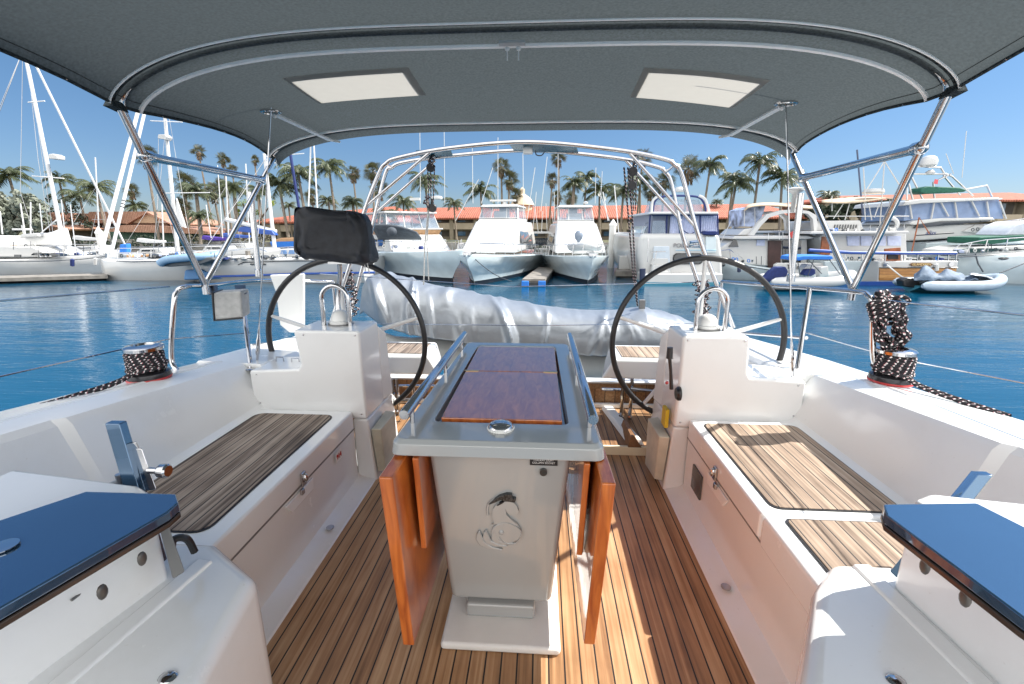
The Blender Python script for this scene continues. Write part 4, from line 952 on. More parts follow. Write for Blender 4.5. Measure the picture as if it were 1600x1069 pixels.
def bridge(xf, root, z0, z1, zt, hw0, hw1, y0, y1, depth, coverm=bw, enclosure=True, top=bw):
    # sloping house front, flybridge, vinyl enclosure, hard top
    b = MB(xf); b.hexa([(-hw0, y0, z0), (hw0, y0, z0), (hw0, y0+depth+2, z0), (-hw0, y0+depth+2, z0), (-hw1, y1, z1), (hw1, y1, z1), (hw1*.98, y0+depth+1.5, z1), (-hw1*.98, y0+depth+1.5, z1)])
    b.build('deckhouse', coverm, root, bevel=.12, seg=4)
    for t in (.3, .62):
        b = MB(xf); zz = lerp(z0, z1, t); ww = lerp(hw0, hw1, t)-.12; yq = lerp(y0, y1, t)-.012; b.tube([(-ww, yq, zz), (ww, yq, zz)], .012, 5); b.build('cover_seam', curt, root)
    for u in (-.5, .0, .5):
        b = MB(xf); b.tube([(hw0*u, y0-.01, z0+.15), (hw1*u, y1-.01, z1-.12)], .010, 5); b.build('cover_seam', curt, root)
    b = MB(xf); b.hexa([(-hw1*.92, y1+.05, z1-.02), (hw1*.92, y1+.05, z1-.02), (hw1*.95, y1+3, z1-.02), (-hw1*.95, y1+3, z1-.02), (-hw1*.9, y1+.35, z1+.16), (hw1*.9, y1+.35, z1+.16), (hw1*.92, y1+3, z1+.16), (-hw1*.92, y1+3, z1+.16)]); b.build('bridge_coaming', bw, root, bevel=.04)
    zb = z1+.15; w0 = hw1*.88; w1 = hw1*.80; ya, yb = y1+.3, y1+.75; dz = 2.6
    b = MB(xf); 
    b.add([(-w0, ya, zb), (w0, ya, zb), (w1, yb, zt), (-w1, yb, zt)], [(0, 1, 2, 3)])
    b.add([(w0, ya, zb), (w0, ya+dz, zb), (w1, yb+dz-.3, zt), (w1, yb, zt)], [(0, 1, 2, 3)]); b.add([(-w0, ya, zb), (-w0, ya+dz, zb), (-w1, yb+dz-.3, zt), (-w1, yb, zt)], [(0, 1, 2, 3)])
    b.build('vinyl_enclosure', eis, root)
    b = MB(xf)
    for u in (-1, -.4, .4, 1): b.tube([(w0*u, ya, zb), (w1*u, yb, zt)], .022, 6)
    for s in (-1, 1):
        b.tube([(w0*s, ya+dz, zb), (w1*s, yb+dz-.3, zt)], .022, 6); b.tube([(w0*s*.9, ya+.2, zb), (w1*s*.5, yb+.2, zt)], .018, 6)
    b.tube([(-w0, ya, zb+.03), (w0, ya, zb+.03)], .02, 6); b.build('bridge_frame', bw, root)
    b = MB(xf); b.box(-.42, .42, ya+.7, ya+1.1, zb-.1, zb+.42); b.box(-.28, .28, ya+1.5, ya+1.7, zb-.1, zb+.75); b.build('helm_seat', bw, root, bevel=.05)
    b = MB(xf); b.hexa([(-w1*1.12, yb-.25, zt), (w1*1.12, yb-.25, zt), (w1*1.1, yb+dz, zt), (-w1*1.1, yb+dz, zt), (-w1*1.0, yb-.1, zt+.13), (w1*1.0, yb-.1, zt+.13), (w1, yb+dz-.1, zt+.13), (-w1, yb+dz-.1, zt+.13)]); b.build('hard_top', top, root, bevel=.05, seg=3)
    return zt+.13, yb

# --- centre left sportfisher
def sportfisher(name, label, px, py, rz, L, B, hb, z1, zt, hw0, hw1, dinghy=False):
    o = az(px, py, WZ); xf = rotxf(o, rz); root = thing(name, label, 'motor yacht', o, 'motor yachts moored across the water')
    dk = bowhull(xf, root, L, B, hb, hb*.72)
    deckrail(xf, root, dk, .5, 1, 10)
    h0 = hb*.93
    z2, yb = bridge(xf, root, h0, z1, zt, hw0, hw1, 2.6, 4.8, 5.5)
    b = MB(xf); b.frus((-.55, .55, 1.5, 2.4, hb-.06), (-.45, .45, 1.6, 2.3, hb+.12)); b.build('fore_hatch', bw, root, bevel=.03)
    b = MB(xf); b.box(-.18, .18, -rk(hb), .9-rk(hb), hb+.0, hb+.1); b.lathe([(.05, -.15), (.05, .15)], xl(0, -rk(hb)+.05, hb-.02), 'X', 10); b.build('anchor_roller', steel, root, bevel=.01)
    for s in (-1, 1):
        b = MB(xf); b.hexa([(s*(hw0+.0), 3.9, h0+.45), (s*(hw0-.02), 7.5, h0+.45), (s*(hw0-.30), 7.0, z1-.35), (s*(hw0-.27), 4.6, z1-.35), (s*(hw0+.05), 3.9, h0+.45), (s*(hw0+.03), 7.5, h0+.45), (s*(hw0-.24), 7.0, z1-.35), (s*(hw0-.21), 4.6, z1-.35)]); b.build('side_window', dwin, root)
    return root, xf, z2, yb, dk
def rk(h): return 1.2
def xl(a, b_, c): return (a, b_, c)
r6, x6, z6, y6, d6 = sportfisher('motor_yacht', 'white sportfishing yacht with a wide cream foredeck cover, left of the small floating dock', 742, 446, R(-7), 12.5, 4.3, 1.42, 2.85, 3.62, 1.45, 1.22)
b = MB(x6); b.lathe([(.12, 0), (.14, .12), (.05, .2)], (.1, y6+.8, z6), 'Z', 12); b.box(-.75, .75, y6+.7, y6+.86, z6+.2, z6+.30); b.build('radar', bw, r6, bevel=.02)
for px0, py0, px1, py1, Y in ((778, 318, 778, 215, 26), (712, 345, 748, 280, 25), (752, 318, 770, 262, 25), (818, 345, 817, 240, 25), (822, 352, 836, 262, 25), (845, 330, 855, 245, 27)):
    tubes([[at(px0, py0, Y), at(px1, py1, Y)]], .018, 'antenna', bw, r6)
b = MB(); b.tube(smoothpath([at(735, 396, 19.7), at(750, 412, 19.6), at(775, 430, 20.2), at(800, 440, 20.6)], 5), .02, 5); b.build('mooring_line', darkcv, r6)
r8, x8, z8, y8, d8 = sportfisher('motor_yacht', 'white sportfishing yacht carrying a small dinghy on its bow, right of the small floating dock', 918, 444, R(3), 12, 3.7, 1.35, 2.75, 3.62, 1.35, 1.12)
b = MB(x8)
b.tube(smoothpath([(-.55, 2.4, 1.62), (-.6, 1.1, 1.62), (-.3, .35, 1.68), (0, .15, 1.7), (.3, .35, 1.68), (.6, 1.1, 1.62), (.55, 2.4, 1.62)], 5), .19, 10); b.build('deck_dinghy', mat('grey inflatable', (.45, .47, .48), .6), r8)
b = MB(x8); b.ball((-.35, 1.0, 2.15), .2, 12, (1, .8, 1.25)); b.tube([(-.35, 1.0, 2.0), (-.33, 1.1, 1.5)], .07, 8); b.build('outboard', mat('grey outboard', (.18, .22, .28), .3), r8)
b = MB(); b.lathe([(.03, 0), (.12, .02), (.12, .1), (.02, .14)], at(915, 319, 24)); b.build('radar', bw, r8)
for px0, py0, px1, py1, Y in ((871, 395, 872, 240, 24), (930, 318, 931, 262, 26), (938, 318, 941, 268, 26), (952, 345, 937, 300, 25)):
    tubes([[at(px0, py0, Y), at(px1, py1, Y)]], .016, 'antenna', bw, r8)

# --- left trawler style yacht, bow quarter
o = az(706, 441, WZ); x5 = rotxf(o, R(36)); r5 = thing('motor_yacht', 'white pilothouse motor yacht with tan bridge coaming and charcoal covered tender, beside the plotter pod', 'motor yacht', o, 'motor yachts moored across the water')
dk = bowhull(x5, r5, 13.5, 4.6, 1.55, 1.15, .5); deckrail(x5, r5, dk, .5, 1, 13)
b = MB(x5); b.hexa([(-1.7, 3.6, 1.3), (1.7, 3.6, 1.3), (1.7, 11, 1.2), (-1.7, 11, 1.2), (-1.5, 4.5, 2.15), (1.5, 4.5, 2.15), (1.5, 10.8, 2.15), (-1.5, 10.8, 2.15)]); b.build('deckhouse', bw, r5, bevel=.06, seg=3)
b = MB(x5); b.hexa([(-1.45, 4.7, 2.1), (1.45, 4.7, 2.1), (1.45, 9, 2.1), (-1.45, 9, 2.1), (-1.6, 4.55, 2.42), (1.6, 4.55, 2.42), (1.55, 9, 2.42), (-1.55, 9, 2.42)]); b.build('bridge_coaming', tanw, r5, bevel=.03)
b = MB(x5); b.box(-1.66, 1.66, 4.5, 9.1, 2.42, 2.50); b.build('bridge_rim', bw, r5, bevel=.02)
b = MB(x5)
zb, zt = 2.5, 3.28
b.add([(-1.5, 4.7, zb), (1.5, 4.7, zb), (1.35, 5.1, zt), (-1.35, 5.1, zt)], [(0, 1, 2, 3)])
for s in (-1, 1): b.add([(s*1.5, 4.7, zb), (s*1.5, 8.8, zb), (s*1.35, 8.7, zt), (s*1.35, 5.1, zt)], [(0, 1, 2, 3)])
b.build('vinyl_enclosure', eis, r5)
b = MB(x5)
for u in (-1, -.33, .33, 1): b.tube([(1.5*u, 4.7, zb), (1.35*u, 5.1, zt)], .028, 6)
for s in (-1, 1):
    for y in (6, 7.3, 8.75): b.tube([(s*1.5, y, zb), (s*1.35, y, zt)], .026, 6)
b.build('bridge_frame', bw, r5)
b = MB(x5); b.box(-1.5, 1.5, 4.9, 9.2, zt, zt+.1); b.build('hard_top', bw, r5, bevel=.03)
for s in (-1, 1):
    b = MB(x5)
    for y in (4.9, 6.3, 7.7, 9.1): b.box(min(s*1.6, s*1.68), max(s*1.6, s*1.68), y, y+1.0, 1.45, 1.9)
    b.build('side_windows', dwin, r5)
for k in (3.3, 5.2):
    b = MB(x5); b.ball((2.02 if k > 4 else 1.75, k, .95), .16, 12, (.4, 1.4, .5)); b.build('porthole', dwin, r5)
b = MB(); b.grid(lambda u, v: at(lerp(586, 655, u), lerp(374, 352+12*u-5*math.sin(3*u), v), 23.2)+Vector((0, .5-v, 0)), 12, 4); b.build('tender_cover', darkcv, r5, solid=.1)
b = MB(); b.ball(at(612, 362, 22.5), .22, 12, (1.2, .8, 1)); b.build('outboard_cover', darkcv, r5)
for px, y0, y1 in ((657, 318, 205), (695, 318, 205), (739, 318, 232)): tubes([[at(px, y0, 26), at(px-1, y1, 26)]], .016, 'antenna', bw, r5)
b = MB(); b.box(at(640, 308, 25).x, at(655, 308, 25).x, 25, 25.3, at(640, 313, 25).z, at(640, 309, 25).z); b.lathe([(.3, -.05), (.32, 0), (.3, .1), (.1, .14)], at(683, 310, 26), 'Z', 16); b.build('radar', bw, r5)

# --- small fishing boat and floating dock between the sportfishers
o = az(848, 420, WZ); rf = thing('fishing_boat', 'small white fishing boat with rod racks between the two white sportfishing yachts', 'fishing boat', at(848, 415, 30))
ext([(832, 421), (834, 402), (866, 402), (868, 421)], 29, 3, 'hull', bw, rf, bevel=.08)
ext([(834, 402), (834, 388), (864, 388), (866, 402)], 29.8, .6, 'console', bw, rf, bevel=.05)
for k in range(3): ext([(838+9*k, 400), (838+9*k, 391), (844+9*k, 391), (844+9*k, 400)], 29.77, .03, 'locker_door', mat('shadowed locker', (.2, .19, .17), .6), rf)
ext([(834, 384), (835, 372), (858, 372), (858, 384)], 30.5, .05, 'windscreen', dwin, rf)
ext([(830, 365), (832, 362), (862, 362), (864, 365)], 30, 1.6, 't_top', bw, rf)
pxt([[(835, 402), (834, 364)], [(862, 402), (861, 364)], [(829, 400), (838, 300)], [(870, 395), (862, 330)], [(846, 362), (848, 330)], [(855, 364), (853, 318)], [(841, 363), (836, 326)], [(866, 400), (866, 300)]], 30.2, .018, 'rods', bw, rf)
ext([(838, 420), (838, 405), (858, 405), (858, 420)], 28.95, .04, 'transom_door', whitep, rf)
dkk = thing('floating_dock', 'short timber floating dock with blue fenders between the sportfishing yachts', 'dock', az(840, 445, WZ))
b = MB(); b.prism([az(816, 436, WZ+.32), az(852, 436, WZ+.32), az(868, 417, WZ+.32), az(842, 417, WZ+.32)], (0, 0, -.10)); b.build('deck_boards', dockw, dkk)
b = MB(); b.prism([az(818, 441, WZ+.2), az(850, 441, WZ+.2), az(866, 420, WZ+.2), az(843, 420, WZ+.2)], (0, 0, -.3)); b.build('float', dockd, dkk)
for px in (820, 846):
    p = az(px, 441, WZ+.2); b = MB(); b.box(p.x-.14, p.x+.18, p.y-.12, p.y, WZ, WZ+.26); b.build('corner_fender', bluec, dkk, bevel=.03)
pl_ = []
def piling(px, y0, y1, Y, lab):
    rt = thing('piling', lab, 'piling', at(px, y1, Y), 'white capped pilings')
    t_, f_ = at(px, y0, Y), at(px, y1, Y); r = .17*Y/24
    b = MB(); b.lathe([(r, -2), (r, t_.z-f_.z-.25)], f_, 'Z', 14); b.build('pile_sleeve', pilec, rt)
    b = MB(); b.lathe([(r*1.15, 0), (r*1.15, .06), (.02, .38)], f_+Vector((0, 0, t_.z-f_.z-.25)), 'Z', 14); b.build('pile_cap', whitep, rt)
piling(956, 346, 385, 30, 'white capped piling right of the bow of the dinghy carrying yacht')
piling(163, 358, 402, 26, 'white capped piling behind the crossed white furled sails')
piling(953, 372, 405, 27, 'short sleeved piling lower down beside the dinghy carrying yacht') if 0 else None
dk2 = thing('floating_dock', 'low timber dock finger under the bow of the yacht with blue curtains', 'dock', az(975, 425, WZ))
b = MB(); b.prism([az(962, 424, WZ+.35), az(1010, 424, WZ+.35), az(1005, 414, WZ+.35), az(966, 414, WZ+.35)], (0, 0, -.25)); b.build('deck_boards', dockw, dk2)
b = MB(); b.box(at(968, 400, 25).x, at(985, 400, 25).x, 25, 25.5, WZ+.35, at(975, 400, 25).z); b.build('dock_box', bw, dk2, bevel=.03)

# --- aft cabin yacht with blue curtains
r9 = thing('motor_yacht', 'white aft cabin motor yacht, stern toward us, with navy framed blue curtains', 'motor yacht', az(1062, 445, WZ), 'motor yachts moored across the water')
Y9 = 21.2
ext([(1003, 436), (1000, 422), (996, 400), (1000, 365), (1126, 365), (1130, 400), (1131, 436)], Y9+.9, 8, 'hull', bw, r9, bevel=.25, seg=4)
ext([(1002, 445), (1004, 428), (1130, 428), (1128, 445)], Y9+.1, 1.2, 'swim_platform', bw, r9, bevel=.05)
ext([(1002, 446), (1002, 441), (1130, 441), (1130, 446)], Y9+.06, 1.2, 'boot_stripe', tealp, r9)
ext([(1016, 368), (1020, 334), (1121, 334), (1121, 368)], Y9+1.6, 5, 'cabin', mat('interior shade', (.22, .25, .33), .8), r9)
curtainwall(1048, 1120, 337, 365, Y9+1.42, 'curtain', curt, r9, 22)
pxt([[(1016, 334), (1014, 368)], [(1042, 336), (1041, 368)], [(1062, 336), (1062, 367)], [(1094, 336), (1094, 367)], [(1121, 336), (1122, 367)], [(1014, 368), (1122, 368)], [(1018, 336), (1122, 336)]], Y9+1.3, .035, 'canvas_frame', navy, r9)
pxt([[(1062, 352), (1070, 362), (1080, 365), (1092, 358)]], Y9+1.28, .02, 'window_zip', navy, r9, sp=True)
ext([(1018, 366), (1020, 345), (1039, 345), (1040, 366)], Y9+1.25, .04, 'clear_panel', eis, r9)
ext([(1013, 335), (1016, 331), (1122, 331), (1124, 335)], Y9+.9, 5.5, 'roof_edge', bw, r9, bevel=.04)
ext([(1022, 331), (1028, 312), (1092, 312), (1100, 331)], Y9+2.4, 2.2, 'bridge_enclosure', eis, r9)
b = MB(); b.tube(smoothpath(ats([(1020, 332), (1023, 315), (1034, 308), (1060, 306), (1090, 308), (1100, 318), (1103, 331)], Y9+2.2), 6), .05, 8); b.build('bridge_arch', navy, r9)
pxt([[(1018, 333), (1020, 314), (1030, 306)], [(1092, 306), (1102, 312), (1108, 331)]], Y9+1.9, .06, 'radar_arch', bw, r9, sp=True)
ext([(1018, 434), (1022, 385), (1046, 385), (1048, 434)], Y9+.80, .2, 'stair_recess', mat('shaded moulding', (.5, .56, .62), .4), r9, bevel=.03)
for k in range(3): ext([(1018-k, 436-12*k+2), (1020, 424-10*k), (1048-2*k, 424-10*k), (1049-2*k, 436-12*k+2)], Y9+.35+.2*k, .25, 'step', bw, r9, bevel=.03)
pxt([[(1012, 440), (1020, 420), (1026, 392)], [(1016, 394), (1040, 393)], [(1012, 410), (1013, 372)]], Y9+.3, .022, 'hand_rail', steel, r9)
w0 = [(1053, 404), (1054, 400), (1058, 397), (1075, 397), (1092, 397), (1096, 400), (1097, 404), (1096, 409), (1092, 412), (1058, 412), (1054, 409)]
ext([(a+(-1.5 if a < 1075 else 1.5), b_+(-1.2 if b_ < 404 else 1.2)) for a, b_ in w0], Y9+.84, .04, 'window_trim', black, r9)
ext(w0, Y9+.81, .02, 'transom_window', dwin, r9)
p = at(1052, 384, Y9+.84); text('POINT WE', p, at(1052, 388, Y9).z and .27, FACE, mat('faded grey name lettering', (.18, .17, .18), .5), r9, ext=.01, align='LEFT', sx=1.0)
ext([(1100, 367), (1103, 361), (1121, 361), (1122, 368)], Y9+.7, .6, 'grill_cover', navy, r9, bevel=.05)
ext([(1103, 395), (1103, 370), (1119, 370), (1119, 395)], Y9+.80, .1, 'locker', bwg, r9, bevel=.02)
pxt([[(1103, 391), (1119, 391)], [(1056, 391), (1100, 391)]], Y9+.78, .02, 'trim_line', mat('pale blue trim', (.3, .5, .62), .4), r9)
b = MB(); b.tube([at(1004, 420, Y9+.2), at(1004, 440, Y9+.2)], .14, 10); b.build('fender', fend, r9)
b = MB(); b.lathe([(.25, 0), (.28, .1), (.2, .22), (.01, .26)], at(1062, 300, Y9+3)); b.build('radar_dome', bw, r9)
ext([(996, 400), (1005, 360), (1014, 350), (1014, 400)], Y9+2.5, 3, 'side_wing', bwg, r9, bevel=.1)
b = MB(); b.ball(at(1006, 385, Y9+2.4), .35, 12, (.8, .2, 1.3)); b.build('side_window', dwin, r9)
pxt([[(1000, 372), (1006, 352), (1014, 348)], [(1003, 380), (1009, 358), (1014, 354)]], Y9+2.3, .02, 'side_rail', steel, r9, sp=True)

# --- cruiser with arch, three quarter stern
r10 = thing('motor_yacht', 'white sedan cruiser with sweeping arch and open cabin door, behind the blue topped inflatable', 'motor yacht', az(1190, 440, WZ), 'motor yachts moored across the water')
Y0 = 23.5
def sidehull(st, Yc, B, root, hm=bwg, y0=None):
    # st: (px, py deck, py waterline, half width 0..1); long axis across the view
    rings = []
    for px, yd, yw, hw in st:
        d, w_ = at(px, yd, Yc), at(px, yw, Yc); h = d.z-w_.z; bb = B/2*hw
        x = d.x; z0 = w_.z; dx = w_.x-d.x
        sec = [(-bb*.02, 0, h+.04), (-bb*.97, 0, h), (-bb, 0, h-.05), (-bb*.95, .35, h*.5), (-bb*.80, .85, .12), (-bb*.7, 1, -.25), (0, 1, -.5)]
        rings.append([Vector((x+dx*q, Yc+p, z0+r)) for p, q, r in sec]+[Vector((x+dx*q, Yc-p, z0+r)) for p, q, r in sec[-2:0:-1]])
    b = MB(); b.loft(rings); return b.build('hull', hm, root, smooth=55)
sidehull([(1098, 402, 428, .02), (1110, 404, 432, .45), (1135, 408, 436, .85), (1170, 414, 438, 1), (1215, 420, 440, 1), (1262, 421, 442, .95)], Y0+1.2, 3.6, r10)
ext([(1112, 404), (1124, 388), (1140, 378), (1150, 373), (1262, 373), (1262, 421), (1150, 412)], Y0+.3, 2.6, 'deckhouse', bw, r10, bevel=.08, seg=3)
ext([(1138, 386), (1146, 376), (1151, 376), (1154, 386)], Y0+.25, .04, 'side_window', dwin, r10)
ext([(1182, 384), (1183, 375), (1195, 375), (1195, 384)], Y0+.25, .04, 'side_window', curt, r10)
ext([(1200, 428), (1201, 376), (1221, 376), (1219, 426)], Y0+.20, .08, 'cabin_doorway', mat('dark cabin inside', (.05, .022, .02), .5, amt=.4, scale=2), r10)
ext([(1223, 412), (1223, 376), (1252, 376), (1251, 412)], Y0+.22, .06, 'glass_door', dwin, r10)
ext([(1145, 374), (1147, 369), (1262, 368), (1275, 372), (1262, 374)], Y0-.2, 3.2, 'bridge_deck', bw, r10, bevel=.04)
ext([(1152, 368), (1163, 358), (1182, 356), (1180, 368)], Y0+.1, 2.4, 'bridge_fairing', bw, r10, bevel=.06)
pts = [(1178, 368), (1190, 352), (1202, 340), (1222, 334), (1244, 332), (1262, 334), (1270, 342), (1272, 360), (1270, 368), (1275, 369), (1278, 350), (1275, 336), (1264, 330), (1244, 327), (1218, 329), (1198, 335), (1185, 348), (1170, 368)]
b = MB(); q = ats(pts, Y0-.1)
b.add(q+[p+Vector((0, .25, 0)) for p in q], [(i, i+1, i+1+18, i+18) for i in range(17)]+[(i, i+1, 16-i, 17-i) for i in range(8)]+[(18+i, 18+i+1, 18+16-i, 18+17-i) for i in range(8)]); b.build('arch', bw, r10)
b = MB(); b.add([p+Vector((0, 2.5, 0)) for p in q]+[p+Vector((0, 2.75, 0)) for p in q], [(i, i+1, i+1+18, i+18) for i in range(17)]+[(i, i+1, 16-i, 17-i) for i in range(8)]+[(18+i, 18+i+1, 18+16-i, 18+17-i) for i in range(8)]); b.build('arch', bw, r10)
b = MB(); b.grid(lambda u, v: at(1163+112*u, 324-6*math.sin(math.pi*min(1, u*1.1)**.6)-.02*112*u+(2 if u < .05 else 0)+4*(1-v)*(1-v), Y0+2.4*v), 20, 6); b.build('bimini_top', tanc, r10, solid=.05)
ext([(1161, 354), (1162, 328), (1174, 323), (1196, 322), (1190, 340), (1180, 354)], Y0+.6, 1.8, 'clear_curtain', mat('mottled vinyl curtain', (.3, .36, .5), .3, amt=.8, scale=2.2), r10)
pxt([[(1180, 352), (1179, 322)], [(1163, 354), (1163, 326)], [(1232, 330), (1231, 318)]], Y0+.4, .02, 'awning_pole', bw, r10)
ext([(1212, 436), (1211, 414), (1216, 411), (1290, 411), (1294, 436)], Y0-.85, .25, 'transom', bw, r10, bevel=.05)
p = at(1229, 417.5, Y0-.88); text("T r's Hear", p, .30, FACE, black, r10, ext=.006, align='LEFT', sx=1.02)
pxt([[(1113, 403), (1122, 392), (1140, 390), (1160, 404)], [(1122, 392), (1124, 406)], [(1140, 390), (1142, 408)]], Y0-.15, .018, 'bow_rail', steel, r10)
b = MB(); b.ball(at(1130, 414, Y0-.3), .11, 10, (1, .4, .8)); b.build('porthole', dwin, r10)
b = MB(); b.tube([at(1118, 396, Y0), at(1142, 346, Y0)], .016, 6); b.build('antenna', bw, r10)
ext([(1236, 372), (1234, 364), (1240, 361), (1242, 371)], Y0-.45, .03, 'flag', red, r10)
ext([(1245, 318), (1240, 302), (1248, 301), (1252, 318)], Y0+1, .5, 'vent_funnel', mat('pale teal funnel', (.35, .55, .6), .4), r10)

# --- two small tenders in front
def rib(name, label, px0, px1, yt, yb, Y, bowright, m, group=None, h=.2):
    root = thing(name, label, 'inflatable boat', az((px0+px1)/2, yb, WZ), group)
    a, c = at(px0, (yt+yb)/2, Y), at(px1, (yt+yb)/2, Y); L = c.x-a.x; z = at(px0, (yt+yb)/2+2, Y).z; B = .75
    s = 1 if bowright else -1; x0 = a.x if bowright else c.x
    pts = [(x0, Y-B, z), (x0+s*L*.35, Y-B, z), (x0+s*L*.68, Y-B*.98, z+.03), (x0+s*L*.88, Y-B*.6, z+.14), (x0+s*L*.985, Y, z+.24), (x0+s*L*.88, Y+B*.6, z+.14), (x0+s*L*.68, Y+B, z+.03), (x0+s*L*.3, Y+B, z), (x0, Y+B, z)]
    pts = smoothpath(pts, 5); rr = [h*(.35 if i in (0, len(pts)-1) else .85 if i in (1, len(pts)-2) else 1) for i in range(len(pts))]
    b = MB(); b.tube(pts, rr, 14); b.build('tube', m, root)
    b = MB(); b.loft([[Vector((x0+s*L*t, Y-w_, z-.05+k)), Vector((x0+s*L*t, Y, z-.35+k)), Vector((x0+s*L*t, Y+w_, z-.05+k)), Vector((x0+s*L*t, Y, z+k))] for t, w_, k in ((.02, .62, 0), (.5, .62, 0), (.75, .5, .05), (.95, .1, .2))]); b.build('keel', tealp if bowright == 1 else bwg, root)
    return root, x0, s, L, z
r11, x0, s, L, z = rib('inflatable_boat', 'white inflatable boat with a bright blue canopy and a tilted navy outboard', 1192, 1330, 424, 447, 20.0, 1, bw, h=.21)
ext([(1244, 408), (1246, 402), (1256, 400), (1300, 400), (1303, 404), (1298, 406), (1258, 406)], 19.3, 1.3, 'blue_canopy', bluec, r11, bevel=.03)
pxt([[(1246, 406), (1250, 430)], [(1262, 405), (1284, 428)], [(1296, 406), (1312, 428)], [(1272, 405), (1262, 432)]], 19.3, .016, 'canopy_pole', darkcv, r11)
ext([(1190, 443), (1186, 434), (1196, 433), (1204, 424), (1214, 417), (1228, 417), (1232, 424), (1230, 432), (1214, 436), (1205, 444)], 19.6, .32, 'navy_outboard', navy, r11, bevel=.05, seg=3)
ext([(1258, 436), (1256, 420), (1262, 413), (1270, 414), (1274, 424), (1276, 436)], 20, .5, 'console', bw, r11, bevel=.05)
ext([(1254, 430), (1260, 421), (1274, 420), (1275, 428), (1268, 432)], 19.8, .3, 'navy_seat', navy, r11, bevel=.04)
ext([(1280, 434), (1282, 418), (1294, 416), (1296, 432)], 20.2, .4, 'bow_locker', bw, r11, bevel=.04)
r16, x0, s, L, z = rib('inflatable_boat', 'pale blue inflatable boat under a rumpled blue grey cover by the wooden transom', 1418, 1560, 430, 453, 19.6, 1, mat('pale blue tube', (.34, .42, .50), .45), h=.2)
b = MB()
def cov(u, v):
    px = 1428+100*u; pk = 19*math.exp(-((u-.18)/.14)**2)+14*math.exp(-((u-.55)/.17)**2)+4
    y = 438-pk*math.sin(math.pi*v)**.8; n_ = mnoise.noise(Vector((u*9, v*3, 2)))*.10
    return at(px, y, 18.95+1.3*v)+Vector((0, 0, n_))
b.grid(cov, 50, 14); b.build('boat_cover', greycv, r16, solid=.03)
b = MB(); b.grid(lambda u, v: at(1515+44*u, 430+9*u*u-3*math.sin(math.pi*v)*(1-u), 18.95+1.35*v*(1-.2*u))+Vector((0, 0, .04*mnoise.noise(Vector((u*6, v*5, 3))))), 20, 10); b.build('bow_cover', silver, r16, solid=.03)
ext([(1412, 448), (1410, 438), (1418, 434), (1436, 436), (1440, 446), (1430, 450)], 19.3, .4, 'outboard_leg', blackp, r16, bevel=.06)
b = MB(); b.tube(smoothpath([at(1386, 414, 20.4), at(1398, 424, 20), at(1410, 433, 19.8), at(1420, 436, 19.6)], 5), .03, 6); b.build('tow_rope', ropew, r16)

# --- trawler with planked transom
r13 = thing('motor_yacht', 'cream trawler yacht with a varnished planked transom, name board and long blue rail cover', 'motor yacht', az(1400, 446, WZ), 'motor yachts moored across the water')
Y3 = 21.5
ext([(1370, 448), (1373, 418), (1372, 408), (1498, 408), (1496, 418), (1493, 448)], Y3, 9, 'hull', bw, r13, bevel=.06)
ext([(1300, 446), (1290, 420), (1288, 408), (1372, 408), (1372, 448)], Y3+1.0, 7, 'side_hull', bwg, r13, bevel=.05)
ext([(1374, 438), (1375, 419), (1495, 419), (1491, 438)], Y3-.05, .08, 'planked_transom', wteak, r13)
ext([(1300, 449), (1300, 440), (1493, 440), (1493, 449)], Y3-.03, .06, 'boot_stripe', blues, r13)
b = MB(); q = ats([(1422, 413.5), (1426, 411), (1454, 411), (1458, 413.5), (1454, 416), (1426, 416)], Y3-.07); b.prism(q, (0, .06, 0)); nb = b.build('name_board', mat('varnished board', (.14, .07, .03), .3), r13)
text('ISLANDEREN', at(1440, 413.5, Y3-.085), .135, FACE, mat('gold leaf', (.75, .55, .25), .4), nb, ext=.004)
for px in (1384, 1487):
    b = MB(); b.lathe([(.06, 0), (.11, 0), (.11, .03), (.06, .03)], at(px, 413, Y3-.06), 'Y', 14); b.build('hawse_hole', steel, r13)
pxt([[(1264, 391), (1330, 395), (1420, 396), (1494, 396)]], Y3-.1, .07, 'blue_rail_cover', blues, r13)
pxt([[(a, 396), (a-1, 408)] for a in (1300, 1320, 1347, 1384, 1408, 1434, 1466, 1482, 1494)], Y3-.05, .022, 'rail_post', steel, r13)
ext([(1384, 408), (1383, 389), (1407, 387), (1409, 408)], Y3+.1, .08, 'companion_door', mat('red brown teak', (.30, .09, .03), .35, amt=.3, scale=6), r13)
ext([(1388, 405), (1387, 394), (1402, 393), (1404, 405)], Y3+.05, .06, 'door_opening', black, r13)
ext([(1298, 408), (1280, 372), (1286, 364), (1416, 364), (1418, 408)], Y3+1.6, 4.5, 'saloon', bw, r13, bevel=.05)
for a, c in ((1325, 1343), (1346, 1362), (1366, 1384), (1388, 1408)): ext([(a, 384), (a-1, 369), (c, 369), (c, 384)], Y3+1.54, .08, 'saloon_window', curt, r13)
ext([(1282, 398), (1285, 370), (1294, 370), (1297, 398)], Y3+1.53, .08, 'teak_door', mat('red brown teak', (.3, .09, .03)), r13)
ext([(1266, 366), (1268, 362), (1420, 361), (1422, 365)], Y3+.8, 6, 'boat_deck', bw, r13, bevel=.03)
ext([(1272, 362), (1280, 345), (1345, 344), (1352, 362)], Y3+2.4, 3, 'flybridge', bw, r13, bevel=.08)
b = MB()
for k in range(9): b.prism(ats([(1303+4.2*k, 358), (1304.5+4.2*k, 351), (1306+4.2*k, 351), (1304.5+4.2*k, 358)], Y3+2.36), (0, .06, 0))
b.build('vent_grille', dwin, r13)
